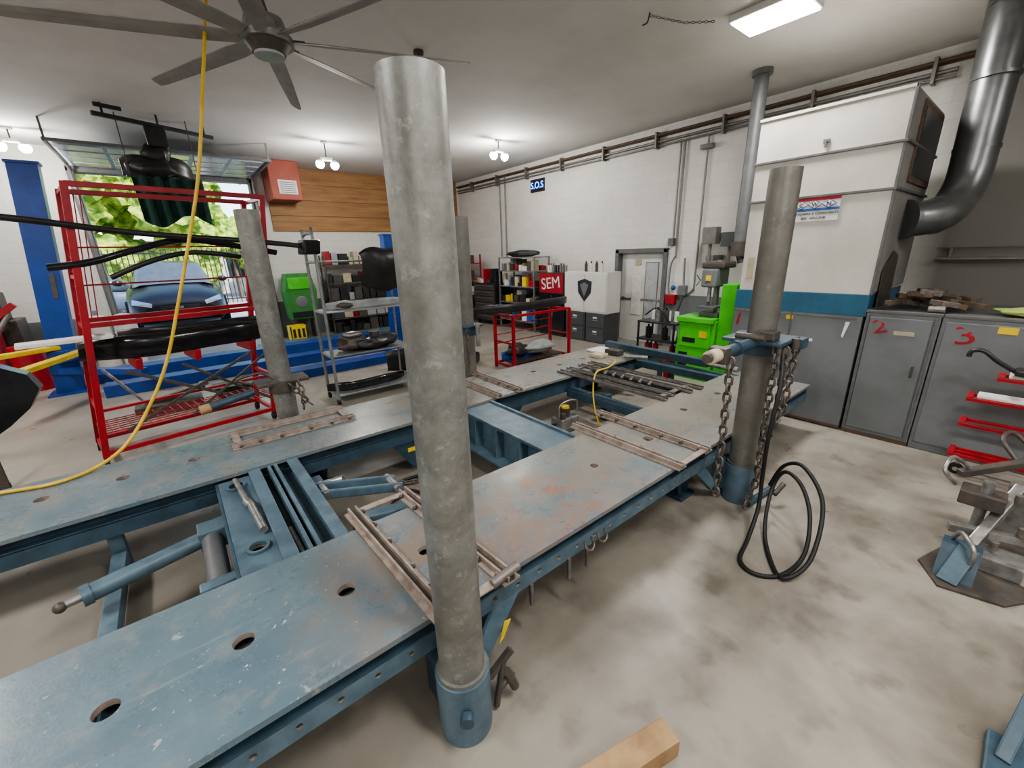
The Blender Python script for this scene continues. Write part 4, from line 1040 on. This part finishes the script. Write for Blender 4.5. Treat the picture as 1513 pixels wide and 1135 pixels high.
# ------------------------------------------------------------------ cars outside
b = B("car")
S = 1.28; b.T = Matrix.Translation((.13, 15.1, .30)) @ Matrix.Scale(S, 4)
def sec(y, hw, zb, zs, zt):
    h = [(-hw*.85, zb), (-hw*.97, zb+.08), (-hw, (zb+zs)/2), (-hw*.97, zs-.03), (-hw*.86, zs+.02), (-hw*.5, zt), (0, zt+.015)]
    pts = h+[(-x, z) for x, z in h[-2::-1]]
    return [Vector((x, y, z)) for x, z in pts]
b.loft([sec(*q) for q in ((0, .62, .22, .50, .56), (.06, .78, .18, .58, .66), (.25, .87, .17, .68, .78), (.7, .91, .2, .76, .88), (1.15, .92, .2, .84, .97), (2.5, .92, .2, .90, .98), (3.9, .91, .22, .94, 1.0), (4.25, .86, .3, .9, .95), (4.35, .7, .4, .8, .85))], CARP)
def gs(y, hb, ht, z0, z1): return [Vector((-hb, y, z0)), Vector((-ht, y, z1-.05)), Vector((-ht*.8, y, z1)), Vector((0, y, z1+.02)), Vector((ht*.8, y, z1)), Vector((ht, y, z1-.05)), Vector((hb, y, z0))]
b.loft([gs(1.0, .80, .74, .9, .96), gs(1.8, .80, .62, .92, 1.42)], WIND, True, False)
b.loft([gs(1.8, .80, .62, .92, 1.42), gs(2.4, .8, .62, .92, 1.47), gs(3.3, .8, .6, .92, 1.43), gs(4.1, .76, .5, .92, 1.05)], CARP, True, True)
for s in (-1, 1):
    b.prism([(s*.80, .10, .60), (s*.48, -.0, .52), (s*.46, .02, .60), (s*.78, .22, .70)], (0, -.03, 0), HEAD)
    b.box((s*.72-.1, -.02, .28), (s*.72+.1, .06, .36), DSTEEL, .02)
    b.ball((s*1.0, 1.3, 1.02), .1, GBLACK, 12, (1, .6, .7)); b.beam((s*.85, 1.3, .98), (s*.98, 1.3, 1.0), .05, .03, BLACK)
    for y in (.78, 3.5):
        b.cyl((s*.74, y, .32), (s*.93, y, .32), .32, RUBBER, 28); b.cyl((s*.92, y, .32), (s*.94, y, .32), .2, STEEL, 20)
b.box((-.36, -.03, .44), (.36, .04, .54), BLACK, .02); b.box((-.5, -.03, .22), (.5, .05, .38), BLACK, .03)
for i in range(4): b.box((-.46, -.035, .24+i*.035), (.46, -.03, .25+i*.035), DSTEEL)
b.box((-.06, -.045, .47), (.06, -.03, .52), STEEL, .01); b.box((-.75, -.0, .165), (.75, .2, .20), BLACK, .01)
b.done()
b = B("parked_car")
b.T = Matrix.Translation((.2, 21.9, .30)) @ Matrix.Rotation(PI/2, 4, 'Z')
b.loft([sec(*q) for q in ((0, .62, .22, .50, .56), (.25, .87, .17, .68, .78), (1.15, .92, .2, .84, .97), (3.9, .91, .22, .94, 1.0), (4.35, .7, .4, .8, .85))], SLATE)
b.loft([gs(1.0, .80, .74, .9, .96), gs(1.8, .80, .62, .92, 1.42), gs(3.3, .8, .6, .92, 1.43), gs(4.1, .76, .5, .92, 1.05)], WIND)
for s in (-1, 1):
    for y in (.78, 3.5): b.cyl((s*.74, y, .32), (s*.93, y, .32), .32, RUBBER, 24); b.cyl((s*.92, y, .32), (s*.94, y, .32), .2, STEEL, 20)
b.done()

# ------------------------------------------------------------------ world, sun, camera
w = bpy.data.worlds.new("World"); bpy.context.scene.world = w; w.use_nodes = True
nt = w.node_tree; bg = nt.nodes["Background"]
sky = nt.nodes.new("ShaderNodeTexSky"); sky.sky_type = 'NISHITA'; sky.sun_disc = False; sky.sun_elevation = math.radians(50); sky.sun_rotation = math.radians(160)
nt.links.new(sky.outputs[0], bg.inputs[0]); bg.inputs[1].default_value = .6
L = bpy.data.lights.new("sun", 'SUN'); L.energy = 8; L.angle = .02; L.color = (1, .95, .85)
o = bpy.data.objects.new("sun", L); o.rotation_euler = (math.radians(42), 0, math.radians(20)); col.objects.link(o)

f = 610.5; pt, ro, yaw = [math.radians(a) for a in (17.56, -1.79, 51.46)]
fw = Vector((math.cos(yaw)*math.cos(pt), math.sin(yaw)*math.cos(pt), -math.sin(pt)))
r = Vector((math.sin(yaw), -math.cos(yaw), 0)); u = r.cross(fw)
r2 = r*math.cos(ro)+u*math.sin(ro); u2 = -r*math.sin(ro)+u*math.cos(ro)
cam = bpy.data.cameras.new("camera"); cam.sensor_width = 36; cam.lens = 36*f/1513; cam.clip_start = .05; cam.clip_end = 200
co = bpy.data.objects.new("camera", cam); col.objects.link(co)
mw = Matrix((r2, u2, -fw)).transposed().to_4x4(); mw.translation = (0, 0, 2.1); co.matrix_world = mw
bpy.context.scene.camera = co
